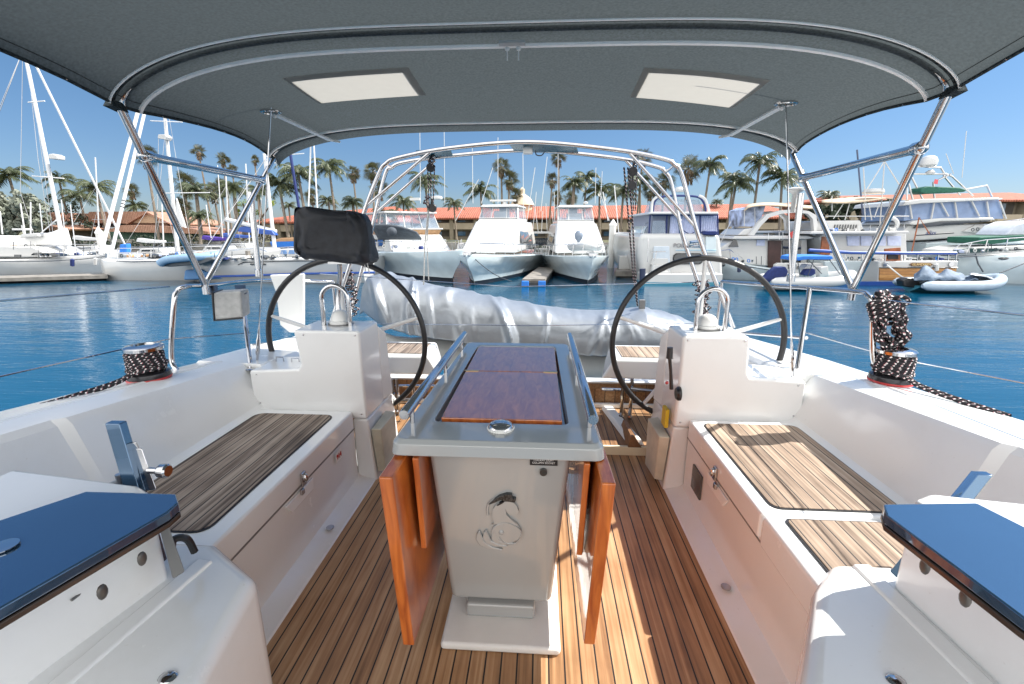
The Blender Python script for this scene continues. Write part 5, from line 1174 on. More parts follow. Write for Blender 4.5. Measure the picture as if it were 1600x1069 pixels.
b = MB(); b.grid(lambda u, v: at(1284+136*u, 312-3.5*math.sin(math.pi*u)+6*abs(u-.5)**2+8*(1-v)**2*math.sin(math.pi*min(1, u*1.2+.1)), Y3+2.2+2.6*v), 20, 5); b.build('sun_awning', tanc, r13, solid=.05)
pxt([[(1302, 342), (1318, 318)], [(1320, 344), (1328, 316)], [(1352, 344), (1350, 312)], [(1362, 344), (1358, 322), (1352, 316)], [(1366, 340), (1374, 318)], [(1392, 340), (1390, 312)], [(1300, 330), (1300, 306)], [(1290, 338), (1420, 338)]], Y3+2.4, .024, 'awning_frame', bw, r13)
b = MB(); b.lathe([(.42, 0), (.46, .08), (.40, .22), (.01, .26)], at(1364, 303, Y3+3), 'Z', 20); b.build('radar_dome', bw, r13)
pxt([[(1374, 362), (1382, 252)], [(1352, 312), (1349, 262)], [(1382, 252), (1352, 300)], [(1382, 252), (1412, 300)]], Y3+2.6, .03, 'mast', bw, r13)
b = MB(); q = [at(1393+9*math.sin(t), 350+9*math.cos(t), Y3+1.9) for t in [2*math.pi*i/20 for i in range(20)]]; b.tube(q, .09, 8, closed=True); b.build('life_ring', bw, r13)
pxt([[(1348, 338), (1339, 234)]], 27, .045, 'dark_mast', mat('dark mast', (.06, .08, .14), .4), r13)
pxt([[(1424, 396), (1436, 340), (1452, 365)]], Y3+.3, .03, 'boom', mat('red brown teak', (.3, .09, .03)), r13)

# --- big convertible sportfisher, side on
r14 = thing('motor_yacht', 'large white convertible yacht with a blue tinted enclosure, tower and white satellite dome', 'motor yacht', az(1500, 430, WZ), 'motor yachts moored across the water')
Y4 = 26.0
sidehull([(1398, 378, 420, .9), (1440, 376, 422, 1), (1500, 370, 422, 1), (1550, 364, 422, .85), (1590, 358, 420, .5), (1625, 354, 416, .04)], Y4+2.4, 5.0, r14)
ext([(1404, 378), (1412, 360), (1420, 352), (1450, 350), (1560, 350), (1588, 362), (1520, 370)], Y4+.6, 3.8, 'deckhouse', bw, r14, bevel=.1, seg=3)
ext([(1428, 357), (1436, 350), (1470, 345), (1546, 343), (1548, 346), (1470, 353)], Y4+.45, .1, 'side_window', dwin, r14)
ext([(1420, 350), (1428, 345), (1470, 341), (1552, 340), (1556, 344), (1470, 346), (1428, 352)], Y4+.3, 4, 'bridge_coaming', bw, r14, bevel=.05)
ext([(1412, 345), (1416, 320), (1424, 316), (1560, 312), (1568, 342), (1470, 341)], Y4+.7, 3.4, 'blue_enclosure', clearglass('blue tinted enclosure', (.22, .32, .52), .72, .05), r14)
pxt([[(a, 342), (a+d, 315)] for a, d in ((1455, 5), (1496, -4), (1546, -4), (1572, -10), (1425, -4))]+[[(1412, 318), (1565, 311)], [(1470, 316), (1482, 338)], [(1518, 314), (1530, 338)]], Y4+.6, .04, 'enclosure_frame', bw, r14)
ext([(1410, 322), (1414, 315), (1440, 311), (1562, 309), (1563, 312), (1440, 318)], Y4+.4, 4, 'hard_top', bw, r14, bevel=.05)
pxt([[(1417, 312), (1416, 275), (1426, 272), (1478, 272), (1488, 276), (1520, 306)], [(1426, 312), (1418, 280)], [(1442, 312), (1422, 272)], [(1460, 310), (1458, 285), (1486, 272)], [(1426, 272), (1426, 262), (1434, 260), (1470, 262), (1476, 272)], [(1474, 274), (1500, 305)], [(1510, 296), (1542, 290), (1550, 308)]], Y4+2, .05, 'tower', alu, r14)
b = MB(); b.lathe([(.28, 0), (.40, .08), (.42, .30), (.34, .48), (.16, .58), (.01, .6)], at(1449, 261, Y4+2), 'Z', 20); b.build('satellite_dome', bw, r14)
b = MB(); b.lathe([(.2, 0), (.22, .1), (.1, .2)], at(1453, 272, Y4+2), 'Z', 14); b.build('small_dome', bw, r14)
ext([(1438, 300), (1440, 294), (1450, 291), (1500, 293), (1512, 297), (1508, 300), (1480, 301), (1446, 303)], Y4+1.6, .9, 'green_life_raft', greenc, r14, bevel=.08)
pxt([[(1503, 278), (1510, 205)], [(1490, 272), (1478, 240)]], Y4+2, .02, 'antenna', bw, r14)
ext([(1459, 287), (1461, 280), (1466, 281), (1465, 288)], Y4+1.5, .02, 'pink_flag', mat('faded red flag', (.6, .1, .12), .7), r14)
pxt([[(1430, 368), (1490, 364)]], Y4-.22, .035, 'trim_stripe', boot, r14)
p = at(1446, 364, Y4-.25); text('alias', p, .30, FACE, navy, r14, ext=.01, align='LEFT', shear=.3)
pxt([[(1540, 352), (1570, 346), (1600, 342)], [(1566, 358), (1570, 346)], [(1590, 356), (1594, 343)]], Y4+.4, .022, 'bow_rail', steel, r14)
ext([(1504, 362), (1524, 352), (1540, 352), (1588, 362), (1540, 366)], Y4+.5, 3, 'foredeck', bw, r14, bevel=.04)

# --- white yacht at the right edge with green canvas
r15 = thing('motor_yacht', 'white express yacht with green canvas at the right edge behind the covered inflatable', 'motor yacht', az(1590, 446, WZ), 'motor yachts moored across the water')
Y5 = 22.2
sidehull([(1468, 400, 440, .03), (1486, 399, 442, .35), (1520, 397, 443, .72), (1570, 394, 444, 1), (1640, 392, 445, 1), (1740, 390, 446, 1)], Y5+1.9, 4.6, r15)
ext([(1470, 447), (1500, 446), (1740, 449), (1740, 443), (1500, 441), (1472, 441)], Y5+1.15, 1, 'boot_stripe', boot, r15)
ext([(1496, 400), (1500, 392), (1530, 386), (1740, 380), (1740, 396)], Y5+.7, 2.2, 'foredeck', bw, r15, bevel=.06)
ext([(1496, 396), (1498, 390), (1520, 388), (1562, 389), (1560, 392), (1530, 395)], Y5+.6, .1, 'smoked_window', mat('smoked green window', (.03, .07, .07), .08), r15)
ext([(1530, 381), (1531, 371), (1620, 366), (1740, 364), (1740, 376), (1600, 376), (1548, 382)], Y5+1.0, 1.8, 'green_canvas', greenc, r15, bevel=.05)
ext([(1570, 368), (1588, 352), (1605, 346), (1740, 340), (1740, 366)], Y5+1.2, 1.6, 'windscreen_cover', mat('pale grey cover', (.5, .54, .6), .7), r15, bevel=.06)
pxt([[(1480, 398), (1500, 382), (1540, 375), (1600, 371), (1700, 368)], [(1510, 396), (1518, 380)], [(1537, 395), (1543, 375)], [(1570, 393), (1575, 372)]], Y5+.3, .02, 'bow_rail', steel, r15)
b = MB(); b.ball(at(1568, 404, Y5-.05), .24, 12, (1, .3, .28)); b.build('porthole', dwin, r15)
b = MB(); b.tube([at(1524, 397, Y5+.2), at(1528, 412, Y5), at(1536, 425, Y5-.2)], .03, 6); b.tube([at(1562, 427, 21), at(1610, 408, 21.5)], .025, 6); b.build('mooring_line', darkcv, r15)

# ================================================================== SAILBOATS ON THE LEFT
def mast(root, a, c, Y, r=.09, name='mast', m=mastm): return tubes([[at(a[0], a[1], Y), at(c[0], c[1], Y)]], [r*1.1, r*.8], name, m, root, 10)
r1 = thing('sailboat', 'long white sailing yacht moored along the far left dock, tall raked mast and covered boom', 'sailboat', az(60, 440, WZ), 'sailing yachts moored on the left')
Y1 = 23.0
sidehull([(-260, 402, 432, .8), (-120, 402, 432, 1), (0, 404, 432, 1), (80, 403, 431, .9), (130, 400, 430, .5), (166, 397, 427, .04)], Y1+2, 3.8, r1, bw)
ext([(-120, 402), (-110, 388), (-20, 384), (50, 386), (64, 392), (78, 401)], Y1+.9, 2.2, 'coachroof', bw, r1, bevel=.06)
ext([(48, 399), (52, 395), (70, 395), (90, 397), (92, 400)], Y1+.45, .5, 'long_window', dwin, r1)
ext([(22, 402), (22, 398), (32, 398), (32, 402)], Y1+.1, .05, 'hull_port', dwin, r1)
mast(r1, (105, 408), (36, 68), Y1+2, .10); 
ext([(-60, 370), (-10, 368), (50, 369), (80, 362), (96, 356), (104, 384), (60, 384), (20, 386), (-60, 380)], Y1+1.8, .4, 'boom_cover', mat('white sail cover', (.7, .7, .69), .8, amt=.08, scale=2, bmp=.03), r1, bevel=.1, seg=3)
tubes([[at(44, 78, Y1+2), at(205, 402, Y1+4.5)]], .055, 'furled_sail', mastm, r1, 8)
pxt([[(36, 68), (32, 300), (64, 400)], [(38, 74), (-30, 240)], [(38, 74), (-60, 330)], [(52, 145), (88, 400)], [(46, 120), (60, 250), (84, 398)]], Y1+2, .012, 'rigging', steel, r1)
pxt([[(50, 275), (100, 279)], [(44, 160), (70, 158)]], Y1+1.5, .03, 'spreader', mastm, r1)
ext([(75, 248), (75, 241), (82, 240), (88, 243), (88, 249)], Y1+1.7, .5, 'mast_radar', bw, r1, bevel=.04)
pxt([[(20, 385), (28, 388)], [(100, 392), (160, 388)], [(60, 396), (60, 386), (100, 384), (160, 390)], [(120, 398), (120, 388)], [(140, 398), (140, 388)]], Y1+.4, .016, 'guard_rail', steel, r1)
ext([(30, 372), (32, 366), (58, 364), (60, 370)], Y1+1.5, .6, 'life_raft', bw, r1, bevel=.06)
ext([(18, 360), (18, 357), (34, 357), (36, 360)], Y1+3, .6, 'white_dome', bw, r1, bevel=.03)
pxt([[(32, 318), (40, 370)], [(0, 330), (4, 366)], [(48, 316), (48, 372)], [(34, 352), (38, 368)], [(62, 366), (88, 344)]], Y1+3, .035, 'stanchion', mastm, r1)
dl = thing('floating_dock', 'long low timber dock along the far left sailing yacht', 'dock', az(80, 436, WZ))
b = MB(); b.prism([az(-400, 446, WZ+.28), az(168, 430, WZ+.28), az(168, 427, WZ+.28), az(-400, 440, WZ+.28)], (0, 0, -.16)); b.build('deck_boards', dockw, dl)
b = MB(); b.prism([az(-400, 447, WZ+.1), az(166, 433, WZ+.1), az(166, 429, WZ+.1), az(-400, 441, WZ+.1)], (0, 0, -.3)); b.build('float', dockd, dl)
# second sailboat with logo
r2 = thing('sailboat', 'white sailing yacht showing its bow with a small emblem, left of the upturned dinghy', 'sailboat', az(215, 441, WZ), 'sailing yachts moored on the left')
Y2 = 21.0
sidehull([(171, 403, 441, .04), (182, 404, 441.5, .5), (205, 405, 441, .85), (250, 404, 438, 1), (330, 400, 434, 1), (420, 397, 430, .9)], Y2+1.8, 3.6, r2, bw)
ext([(172, 441), (176, 437), (260, 435), (420, 428), (420, 431), (260, 438.5), (176, 442.5)], Y2+.9, .8, 'boot_stripe', tealp, r2)
ext([(285, 404), (290, 396), (310, 392), (400, 388), (420, 396)], Y2+1.0, 1.8, 'coachroof', bw, r2, bevel=.06)
ext([(228, 404), (240, 398), (282, 397), (290, 403)], Y2+1.0, 1.8, 'deck_cover', darkcv, r2, bevel=.04)
for (ox, oy, r_) in ((192, 417, .05), (193, 424, .11), (196, 426, .05)):
    b = MB(); b.lathe([(r_*.45, 0), (r_, 0), (r_, .03), (r_*.45, .03)], at(ox, oy, Y2+1.0), 'Y', 12); b.build('bow_emblem', mat('grey blue emblem', (.1, .2, .25), .4), r2)
tubes([[at(157, 398, Y2+1), at(222, 150, Y2+4.4)]], .085, 'furled_sail', mastm, r2, 8)
tubes([[at(174, 396, Y2+1.3), at(232, 150, Y2+4.6)]], .075, 'furled_sail', mastm, r2, 8)
for t in (.28, .30, .32):
    a, c = at(174, 396, Y2+1.3), at(232, 150, Y2+4.6); p = lerp(a, c, t); b = MB(); b.tube([p, p+(c-a).normalized()*.05], .082, 8); b.build('sail_tie', boot, r2)
mast(r2, (278, 395), (256, 165), Y2+5, .10)
pxt([[(182, 402), (184, 388), (230, 388), (280, 386), (330, 384), (400, 384)], [(205, 403), (205, 388)], [(240, 402), (240, 387)], [(282, 400), (282, 386)], [(330, 398), (330, 384)], [(184, 395), (400, 391)]], Y2+1.1, .016, 'guard_rail', steel, r2)
pxt([[(235, 189), (285, 191)], [(258, 302), (328, 301)]], Y2+4.4, .025, 'spreader', mastm, r2)
pxt([[(262, 170), (240, 390)], [(262, 170), (300, 390)], [(248, 215), (246, 330)]], Y2+5, .012, 'rigging', steel, r2)
ext([(246, 216), (247, 210), (258, 210), (261, 214), (259, 219)], Y2+4.6, .4, 'mast_radar', bw, r2, bevel=.03)
ext([(186, 396), (187, 382), (197, 381), (198, 396)], Y2+1.6, .3, 'blue_locker', bluec, r2, bevel=.04)
ext([(276, 352), (275, 310), (283, 335), (290, 356)], Y2+4.9, .1, 'white_storm_sail', mastm, r2)
# hanging dinghy
r3 = thing('inflatable_boat', 'blue grey inflatable dinghy hoisted behind the crossing awning poles', 'inflatable boat', at(290, 415, 20))
b = MB(); q = smoothpath([at(250, 412, 19.6), at(262, 406, 19.6), at(300, 402, 19.6), at(330, 400, 20.0), at(340, 398, 20.4), at(325, 400, 20.8), at(290, 403, 20.9), at(255, 408, 20.9)], 5); b.tube(q, .17, 12); b.build('tube', mat('slate blue tube', (.2, .32, .46), .5), r3)
ext([(250, 417), (255, 408), (330, 402), (335, 406), (315, 413), (270, 417)], 19.7, 1.1, 'grey_bottom', mat('dark hull bottom', (.08, .09, .1), .6), r3, bevel=.05)
# third sailboat
r4 = thing('sailboat', 'white sloop with blue boot stripe and blue sail cover, below the covered plotter', 'sailboat', az(400, 440, WZ), 'sailing yachts moored on the left')
Y4b = 20.5
sidehull([(288, 424, 436, .04), (300, 418, 438, .3), (325, 410, 440, .6), (365, 404, 440, .85), (420, 401, 439, 1), (500, 400, 438, 1), (585, 402, 436, .9)], Y4b+1.8, 3.6, r4, bw)
ext([(286, 438), (288, 422), (312, 421), (330, 428), (350, 436)], Y4b+.4, .8, 'blue_bow_cover', mat('mid blue cover', (.10, .25, .5), .6), r4, bevel=.08)
pxt([[(310, 433), (380, 431), (460, 428), (585, 426)]], Y4b-.02, .05, 'blue_stripe', blues, r4)
pxt([[(372, 414), (380, 410), (460, 408), (585, 407)]], Y4b-.0, .02, 'thin_stripe', boot, r4)
for px in (394, 412, 500, 525): 
    b = MB(); b.ball(at(px, 413 if px < 450 else 410, Y4b), .08, 10, (1.4, .3, .6)); b.build('porthole', dwin, r4)
ext([(400, 402), (410, 394), (440, 389), (500, 388), (540, 396), (560, 401)], Y4b+.9, 1.8, 'coachroof', bw, r4, bevel=.06)
for k in range(3): ext([(438+12*k, 397), (440+12*k, 391), (446+12*k, 391), (448+12*k, 397)], Y4b+.84, .05, 'window', mat('blue glass', (.1, .2, .4), .2), r4)
mast(r4, (430, 395), (413, 240), Y4b+1.8, .085)
tubes([[at(353, 343, Y4b+1.4), at(432, 362, Y4b+1.8)]], .10, 'boom', mastm, r4, 8)
ext([(362, 358), (378, 354), (424, 360), (430, 368), (390, 364), (362, 361)], Y4b+1.5, .35, 'blue_sail_cover', blues, r4, bevel=.05)
pxt([[(452, 230), (468, 330)]], Y4b+1, .07, 'navy_furled_sail', navy, r4)
pxt([[(417, 258), (441, 252)], [(415, 245), (475, 240)]], Y4b+1.8, .02, 'spreader', mastm, r4)
pxt([[(486, 218), (482, 326)], [(490, 218), (496, 326)]], Y4b+4, .04, 'second_mast', mastm, r4)
pxt([[(320, 410), (322, 396), (380, 390), (450, 386), (560, 386)], [(355, 403), (355, 392)], [(400, 400), (400, 389)], [(450, 398), (450, 386)], [(520, 398), (520, 386)], [(416, 250), (400, 398)], [(414, 250), (300, 420)]], Y4b+.5, .014, 'guard_rail', steel, r4)
pxt([[(388, 402), (387, 392)]], Y4b+.6, .12, 'wood_post', dockw, r4)
# clutter of further moored yachts behind
rnd = random.Random(12)
LB = [(228, 392, 'small white sloop with a bare boom behind the emblem bow yacht'), (330, 388, 'white yacht with a purple sail cover seen between the awning poles'), (362, 384, 'white cruiser with a blue frame spray hood right of the awning poles'), (128, 388, 'small white yacht seen past the foot of the raked mast')]
for i, (px, py, lab) in enumerate(LB):
    Yc = 31+i*1.3; rt = thing('sailboat', lab, 'sailboat', at(px, py+16, Yc), 'sailing yachts moored on the left')
    sidehull([(px-42, py+3, py+14, .04), (px-20, py+4, py+15, .6), (px+10, py+4, py+15, 1), (px+45, py+3, py+14, .8)], Yc+1.5, 3, rt, bw)
    ext([(px-15, py+4), (px-10, py-3), (px+20, py-4), (px+26, py+4)], Yc+.8, 1.5, 'coachroof', bw, rt, bevel=.06)
    ext([(px-8, py+1), (px-6, py-1.5), (px+12, py-1.5), (px+14, py+1)], Yc+.74, .08, 'window', dwin, rt)
    ext([(px-16, py-14), (px-14, py-20), (px+10, py-17), (px+26, py-16), (px+26, py-12), (px, py-12)], Yc+1.4, .4, 'sail_cover', [mastm, mat('purple canvas', (.06, .03, .25), .8), blues, bw][i], rt, bevel=.06)
    tubes([[at(px+28, py, Yc+1.5), at(px+24-i, py-100-i*14, Yc+1.5)]], .045, 'mast', mastm, rt, 8)
    pxt([[(px+24, py-98), (px-40, py+3)], [(px+24, py-98), (px+50, py+3)], [(px+24, py-60), (px+10, py+2)], [(px+16, py-45), (px+36, py-45)]], Yc+1.5, .011, 'rigging', steel, rt)
    pxt([[(px-38, py+2), (px-36, py-6), (px+40, py-6)], [(px-10, py+2), (px-10, py-6)], [(px+20, py+2), (px+20, py-6)], [(px+15, py-4), (px+28, py-13), (px+44, py-13), (px+46, py+2)]], Yc+.3, .018, 'guard_rail', steel, rt)
for i, (px, y0, y1, lab) in enumerate([(62, 318, 395, 'thin bare mast close to the right of the large raked mast'), (96, 312, 392, 'thin leaning spar over the dark shrubs behind the left dock'), (110, 320, 390, 'second thin leaning spar behind the left dock'), (340, 258, 372, 'slim far mast between the awning poles'), (322, 320, 372, 'short far mast left of the purple cover'), (1168, 372, 420, 'thin white pole beside the sedan cruiser cabin'), (960, 290, 380, 'thin far mast right of the dinghy carrying yacht'), (942, 300, 345, 'thin far mast above the roof right of the dinghy carrying yacht')]):
    b = MB(); b.tube([at(px+8, y1, 33), at(px, y0, 33)], .032, 6); tag(b.build('mast', mastm, None), lab, 'mast', 'far bare masts')

# ---- deck gear on the moored boats, each piece a part of its boat
def gear(root, px0, px1, yd, Y, seed, step=9, fenders=2):
    rnd = random.Random(seed); px = px0
    slope = 0
    if isinstance(yd, tuple): slope = (yd[1]-yd[0])/(px1-px0); yd = yd[0]
    while px < px1:
        y = yd+slope*(px-px0); k = rnd.choice(('stanchion', 'stanchion', 'hatch', 'winch', 'coiled_line', 'vent', 'box'))
        if k == 'stanchion': tubes([[at(px, y+1, Y), at(px+rnd.uniform(-.5, .5), y-rnd.uniform(9, 14), Y)]], .016, k, rnd.choice((steel, darkcv, mastm)), root, 5)
        elif k == 'hatch': ext([(px, y), (px+.6, y-2), (px+6, y-2.2), (px+7, y)], Y+.3, .5, k, dwin, root)
        elif k == 'winch': b = MB(); b.lathe([(.06, 0), (.05, .12), (.07, .16)], at(px, y, Y+.2), 'Z', 8); b.build(k, steel, root)
        elif k == 'coiled_line': b = MB(); q = [at(px+2*math.sin(t), y-3+2.5*math.cos(t), Y+.1) for t in [i*.7 for i in range(20)]]; b.tube(q, .02, 5); b.build(k, rnd.choice((darkcv, ropew, bluec)), root)
        elif k == 'vent': b = MB(); b.ball(at(px, y-1.5, Y+.2), .08, 8); b.build(k, rnd.choice((bw, dwin, steel)), root)
        else: ext([(px, y), (px, y-rnd.uniform(3, 6)), (px+rnd.uniform(4, 8), y-rnd.uniform(3, 6)), (px+7, y)], Y+.4, .4, 'deck_box', rnd.choice((bw, navy, darkcv, tanw, curt)), root, bevel=.03)
        px += step*rnd.uniform(.5, 1.3)
    for _ in range(fenders):
        q = rnd.uniform(px0, px1); y = yd+slope*(q-px0); b = MB(); b.tube([at(q, y+5, Y-.25), at(q, y+6, Y-.25), at(q, y+16, Y-.25), at(q, y+17, Y-.25)], [.02, .09, .09, .02], 8); b.build('fender', rnd.choice((fend, bw, navy)), root)
gear(r1, 60, 165, (402, 397), 23.2, 1, 7, 2); gear(r1, -20, 60, (392, 386), 23.9, 2, 8, 0)
gear(r2, 184, 330, (403, 398), 21.2, 3, 7, 0); gear(r4, 330, 580, (407, 399), 19.9, 4, 9, 1)
gear(r5, 600, 700, (388, 392), 22.6, 5, 10, 0); gear(r10, 1112, 1200, (404, 414), 22.9, 6, 9, 1); gear(r10, 1180, 1270, (374, 374), 23.3, 7, 9, 0)
gear(r13, 1300, 1495, (407, 407), 21.7, 8, 9, 1); gear(r13, 1285, 1415, (362, 362), 22.6, 9, 10, 0)
gear(r14, 1520, 1600, (362, 354), 25.8, 10, 9, 0); gear(r15, 1490, 1600, (396, 391), 22.3, 11, 9, 0); gear(rf, 832, 868, (402, 402), 28.9, 12, 5, 1)
# rub rails: dark line along each sheer
for rt, q, Y in ((r1, [(-260, 407), (0, 409), (80, 408), (130, 405), (164, 401)], 23.05), (r2, [(182, 408), (205, 409), (250, 408), (330, 404)], 20.93), (r13, [(1374, 418.5), (1496, 418.5)], 21.42), (r10, [(1112, 407), (1135, 411), (1170, 417), (1210, 423)], 22.82), (r15, [(1486, 402), (1520, 400.5), (1570, 397.5), (1640, 395)], 21.7), (r14, [(1440, 380), (1500, 374), (1550, 368)], 25.83)):
    b = MB(); b.tube(ats(q, Y), .022, 5); b.build('rub_rail', dwin, rt)

# ================================================================== BUILDINGS
def tiles(name, c1, c2, sc):
    m, t, b = nodes(name); L = t.links.new
    tc = N(t, 'ShaderNodeTexCoord'); wv = N(t, 'ShaderNodeTexWave'); wv.inputs['Scale'].default_value = sc; wv.inputs['Distortion'].default_value = 1.5; wv.bands_direction = 'X'; L(tc.outputs['Object'], wv.inputs[0])
    no = N(t, 'ShaderNodeTexNoise'); no.inputs['Scale'].default_value = 2.5; no.inputs['Detail'].default_value = 6; L(tc.outputs['Object'], no.inputs[0])
    mm = N(t, 'ShaderNodeMath', operation='MULTIPLY_ADD'); L(wv.outputs[1], mm.inputs[0]); mm.inputs[1].default_value = .5; L(no.outputs['Fac'], mm.inputs[2])
    rp = N(t, 'ShaderNodeValToRGB'); rp.color_ramp.elements[0].position = .35; rp.color_ramp.elements[1].position = 1; rp.color_ramp.elements[0].color = c1+(1,); rp.color_ramp.elements[1].color = c2+(1,)
    L(mm.outputs[0], rp.inputs[0]); L(rp.outputs[0], b.inputs['Base Color']); b.inputs['Roughness'].default_value = .85
    bump(t, b, wv.outputs[1], .6, .08); return m
redt = tiles('red clay roof tiles', (.15, .04, .025), (.42, .14, .085), 1.1)
brnt = tiles('brown roof tiles', (.22, .11, .07), (.42, .24, .17), 1.6)
wallh = mat('hotel stucco', (.24, .21, .16), .9, amt=.12, scale=.7)
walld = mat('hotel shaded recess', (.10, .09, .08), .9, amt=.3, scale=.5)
balc = mat('balcony panel', (.36, .31, .24), .9, amt=.1, scale=1)
hwin = mat('hotel blue window', (.05, .12, .20), .1, amt=.5, scale=.6)
def hotel(name, label, px0, px1, yr0, yr1, ye0, ye1, yb, Y, nbay, m_roof, skip=()):
    o = at((px0+px1)/2, yb, Y); root = thing(name, label, 'building', Vector((o.x, Y, -.15)), 'red roofed waterfront buildings')
    a, c = at(px0, ye0, Y), at(px1, ye1, Y); D = 12
    za = (a.z+c.z)/2
    b = MB(); b.box(a.x+.3, c.x-.3, Y+1.2, Y+D-1, -.15, za); b.build('wall', wallh, root)
    ra, rc = at(px0, yr0, Y+5).z, at(px1, yr1, Y+5).z
    b = MB(); e = .5
    b.add([(a.x-e, Y-.3, za-.05), (c.x+e, Y-.3, za-.05), (c.x-3.5, Y+5.5, rc), (a.x+3.5, Y+5.5, ra), (a.x-e, Y+D, za-.05), (c.x+e, Y+D, za-.05), (a.x-e, Y-.3, za-.25), (c.x+e, Y-.3, za-.25), (a.x-e, Y+D, za-.25), (c.x+e, Y+D, za-.25)],
          [(0, 1, 2, 3), (4, 3, 2, 5), (1, 5, 2), (0, 3, 4), (0, 6, 7, 1), (6, 8, 9, 7), (4, 8, 6, 0), (1, 7, 9, 5), (4, 5, 9, 8)])
    b.build('roof', m_roof, root, smooth=0)
    W = (c.x-a.x)/nbay; h1 = za*.48
    for i in range(nbay):
        x = a.x+W*i
        b = MB(); b.box(x+.05, x+.55, Y+.1, Y+1.35, -.15, za-.06); b.build('pillar', wallh, root)
        for z0, z1 in ((.25, h1-.35), (h1+.75, za-.35)):
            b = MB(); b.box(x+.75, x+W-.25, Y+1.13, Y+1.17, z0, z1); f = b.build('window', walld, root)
            b = MB(); b.box(x+1.0, x+W*.62, Y+1.08, Y+1.12, z0+.1, z1-.05); b.build('pane', hwin, f)
        b = MB(); b.box(x+.56, x+W+.04, Y+.15, Y+.28, h1-.12, h1+.70); b.build('balcony', balc, root)
    return root
hotel('hotel_building', 'long two storey hotel with a red tiled roof in the centre behind the boats', 588, 1260, 325, 318, 341, 338, 395, 62, 17, redt)
hotel('hotel_building', 'red roofed hotel wing left of the arch behind the blue hulled boats', 388, 640, 336, 322, 349, 343, 395, 58, 6, redt)
hotel('hotel_building', 'red roofed two storey hotel wing at the far right edge', 1290, 1700, 306, 300, 314, 310, 380, 58, 9, redt)
# left house with brown roofs
hs = thing('waterfront_house', 'brown roofed waterfront restaurant with a gable at the left', 'building', at(215, 385, 52), 'red roofed waterfront buildings')
ext([(132, 352), (132, 344), (262, 344), (262, 356)], 52, 8, 'upper_wall', mat('brown wall', (.16, .09, .06), .8, amt=.2), hs)
ext([(200, 348), (228, 333), (262, 349)], 51.8, .4, 'gable', mat('tan gable', (.42, .30, .2), .8), hs)
b = MB(); b.prism(ats([(126, 346), (140, 331), (229, 330.5), (199, 348.5), (199, 349.5), (126, 348)], 51.5), (0, 9, 0)); b.build('roof', brnt, hs, smooth=0)
b = MB(); b.prism(ats([(197, 349), (228, 330.5), (268, 350), (268, 352), (228, 333), (197, 351)], 51.4), (0, 9, 0)); b.build('roof', brnt, hs, smooth=0)
b = MB(); b.prism(ats([(168, 360), (190, 352), (270, 354), (325, 362), (325, 366), (262, 364), (168, 362)], 49), (0, 6, 0)); b.build('porch_roof', brnt, hs, smooth=0)
ext([(172, 385), (172, 361), (322, 365), (322, 385)], 50.5, 6, 'lower_wall', mat('dull green wall', (.07, .13, .10), .8, amt=.2, scale=1), hs)
for k in range(4): ext([(150+11*k, 355), (150+11*k, 348), (158+11*k, 348), (158+11*k, 355)], 51.9, .2, 'window', dwin, hs)
ext([(178, 388), (178, 374), (208, 374), (208, 388)], 46.5, .2, 'screen_fence', mat('grey mesh fence', (.18, .18, .17), .9), hs)
hs2 = thing('waterfront_house', 'low brown roofed pavilion half hidden by the big grey green tree', 'building', at(85, 380, 48), 'red roofed waterfront buildings')
b = MB(); b.prism(ats([(50, 352), (68, 351), (110, 358), (108, 361), (80, 360), (50, 355)], 47), (0, 5, 0)); b.build('roof', brnt, hs2, smooth=0)
b = MB(); b.prism(ats([(66, 346), (70, 333), (82, 332), (84, 346)], 49), (0, 5, 0)); b.build('upper_roof', brnt, hs2, smooth=0)
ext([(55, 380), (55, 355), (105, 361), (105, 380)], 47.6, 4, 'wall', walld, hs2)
tw = thing('round_tower', 'pale domed turret rising behind the left sportfishing yacht', 'tower', at(815, 330, 66))
b = MB(); b.lathe([(1.4, -2), (1.4, 0), (1.7, .1), (1.2, 1.0), (.5, 1.5), (.35, 1.6), (.35, 2.2), (.05, 2.5)], at(816, 322, 66), 'Z', 16); b.build('turret', mat('sand dome', (.5, .42, .3), .8), tw)

# ================================================================== PALMS AND TREES
frondm = transl('palm leaf green', (.078, .095, .045), .3, .4)
fandm = transl('fan palm green', (.085, .088, .042), .3, .4)
deadm = mat('dead palm skirt', (.17, .12, .07), .95, amt=.4, scale=4)
trunkm = mat('palm trunk', (.20, .165, .13), .95, amt=.35, scale=2, stretch=(1, 1, 6), bmp=.05, bs=5)
def feather(seed, nf=26, L=2.6):
    rnd = random.Random(seed); b = MB()
    for k in range(nf):
        az_ = 2*math.pi*(k/nf)+rnd.uniform(-.25, .25); el = rnd.uniform(-.3, 1.25); l = L*rnd.uniform(.8, 1.1)
        d = Vector((math.cos(az_), math.sin(az_), 0)); pts = []; p = Vector((0, 0, 0)); e = el
        ns = 9
        for i in range(ns+1):
            pts.append(p.copy()); p = p+(d*math.cos(e)+Vector((0, 0, math.sin(e))))*l/ns; e -= .24*(.6+.7*i/ns)*(1.1 if el > .2 else .5)
        side = d.cross(Vector((0, 0, 1)))
        b.tube(pts, [.035*(1-i/ns*.85) for i in range(ns+1)], 3)
        for i in range(1, ns):
            for q in (0, .5):
                c = lerp(pts[i], pts[i+1], q); tg = (pts[i+1]-pts[i]).normalized(); t = (i+q)/ns
                ll = .62*math.sin(math.pi*min(1, t*.85+.15))+.12
                for s in (-1, 1):
                    tip = c+side*s*ll*rnd.uniform(.55, .9)+tg*ll*.5+Vector((0, 0, -ll*rnd.uniform(.3, .8)))
                    w_ = tg*.07; b.add([c-w_, c+w_, tip], [(0, 1, 2)])
    return b
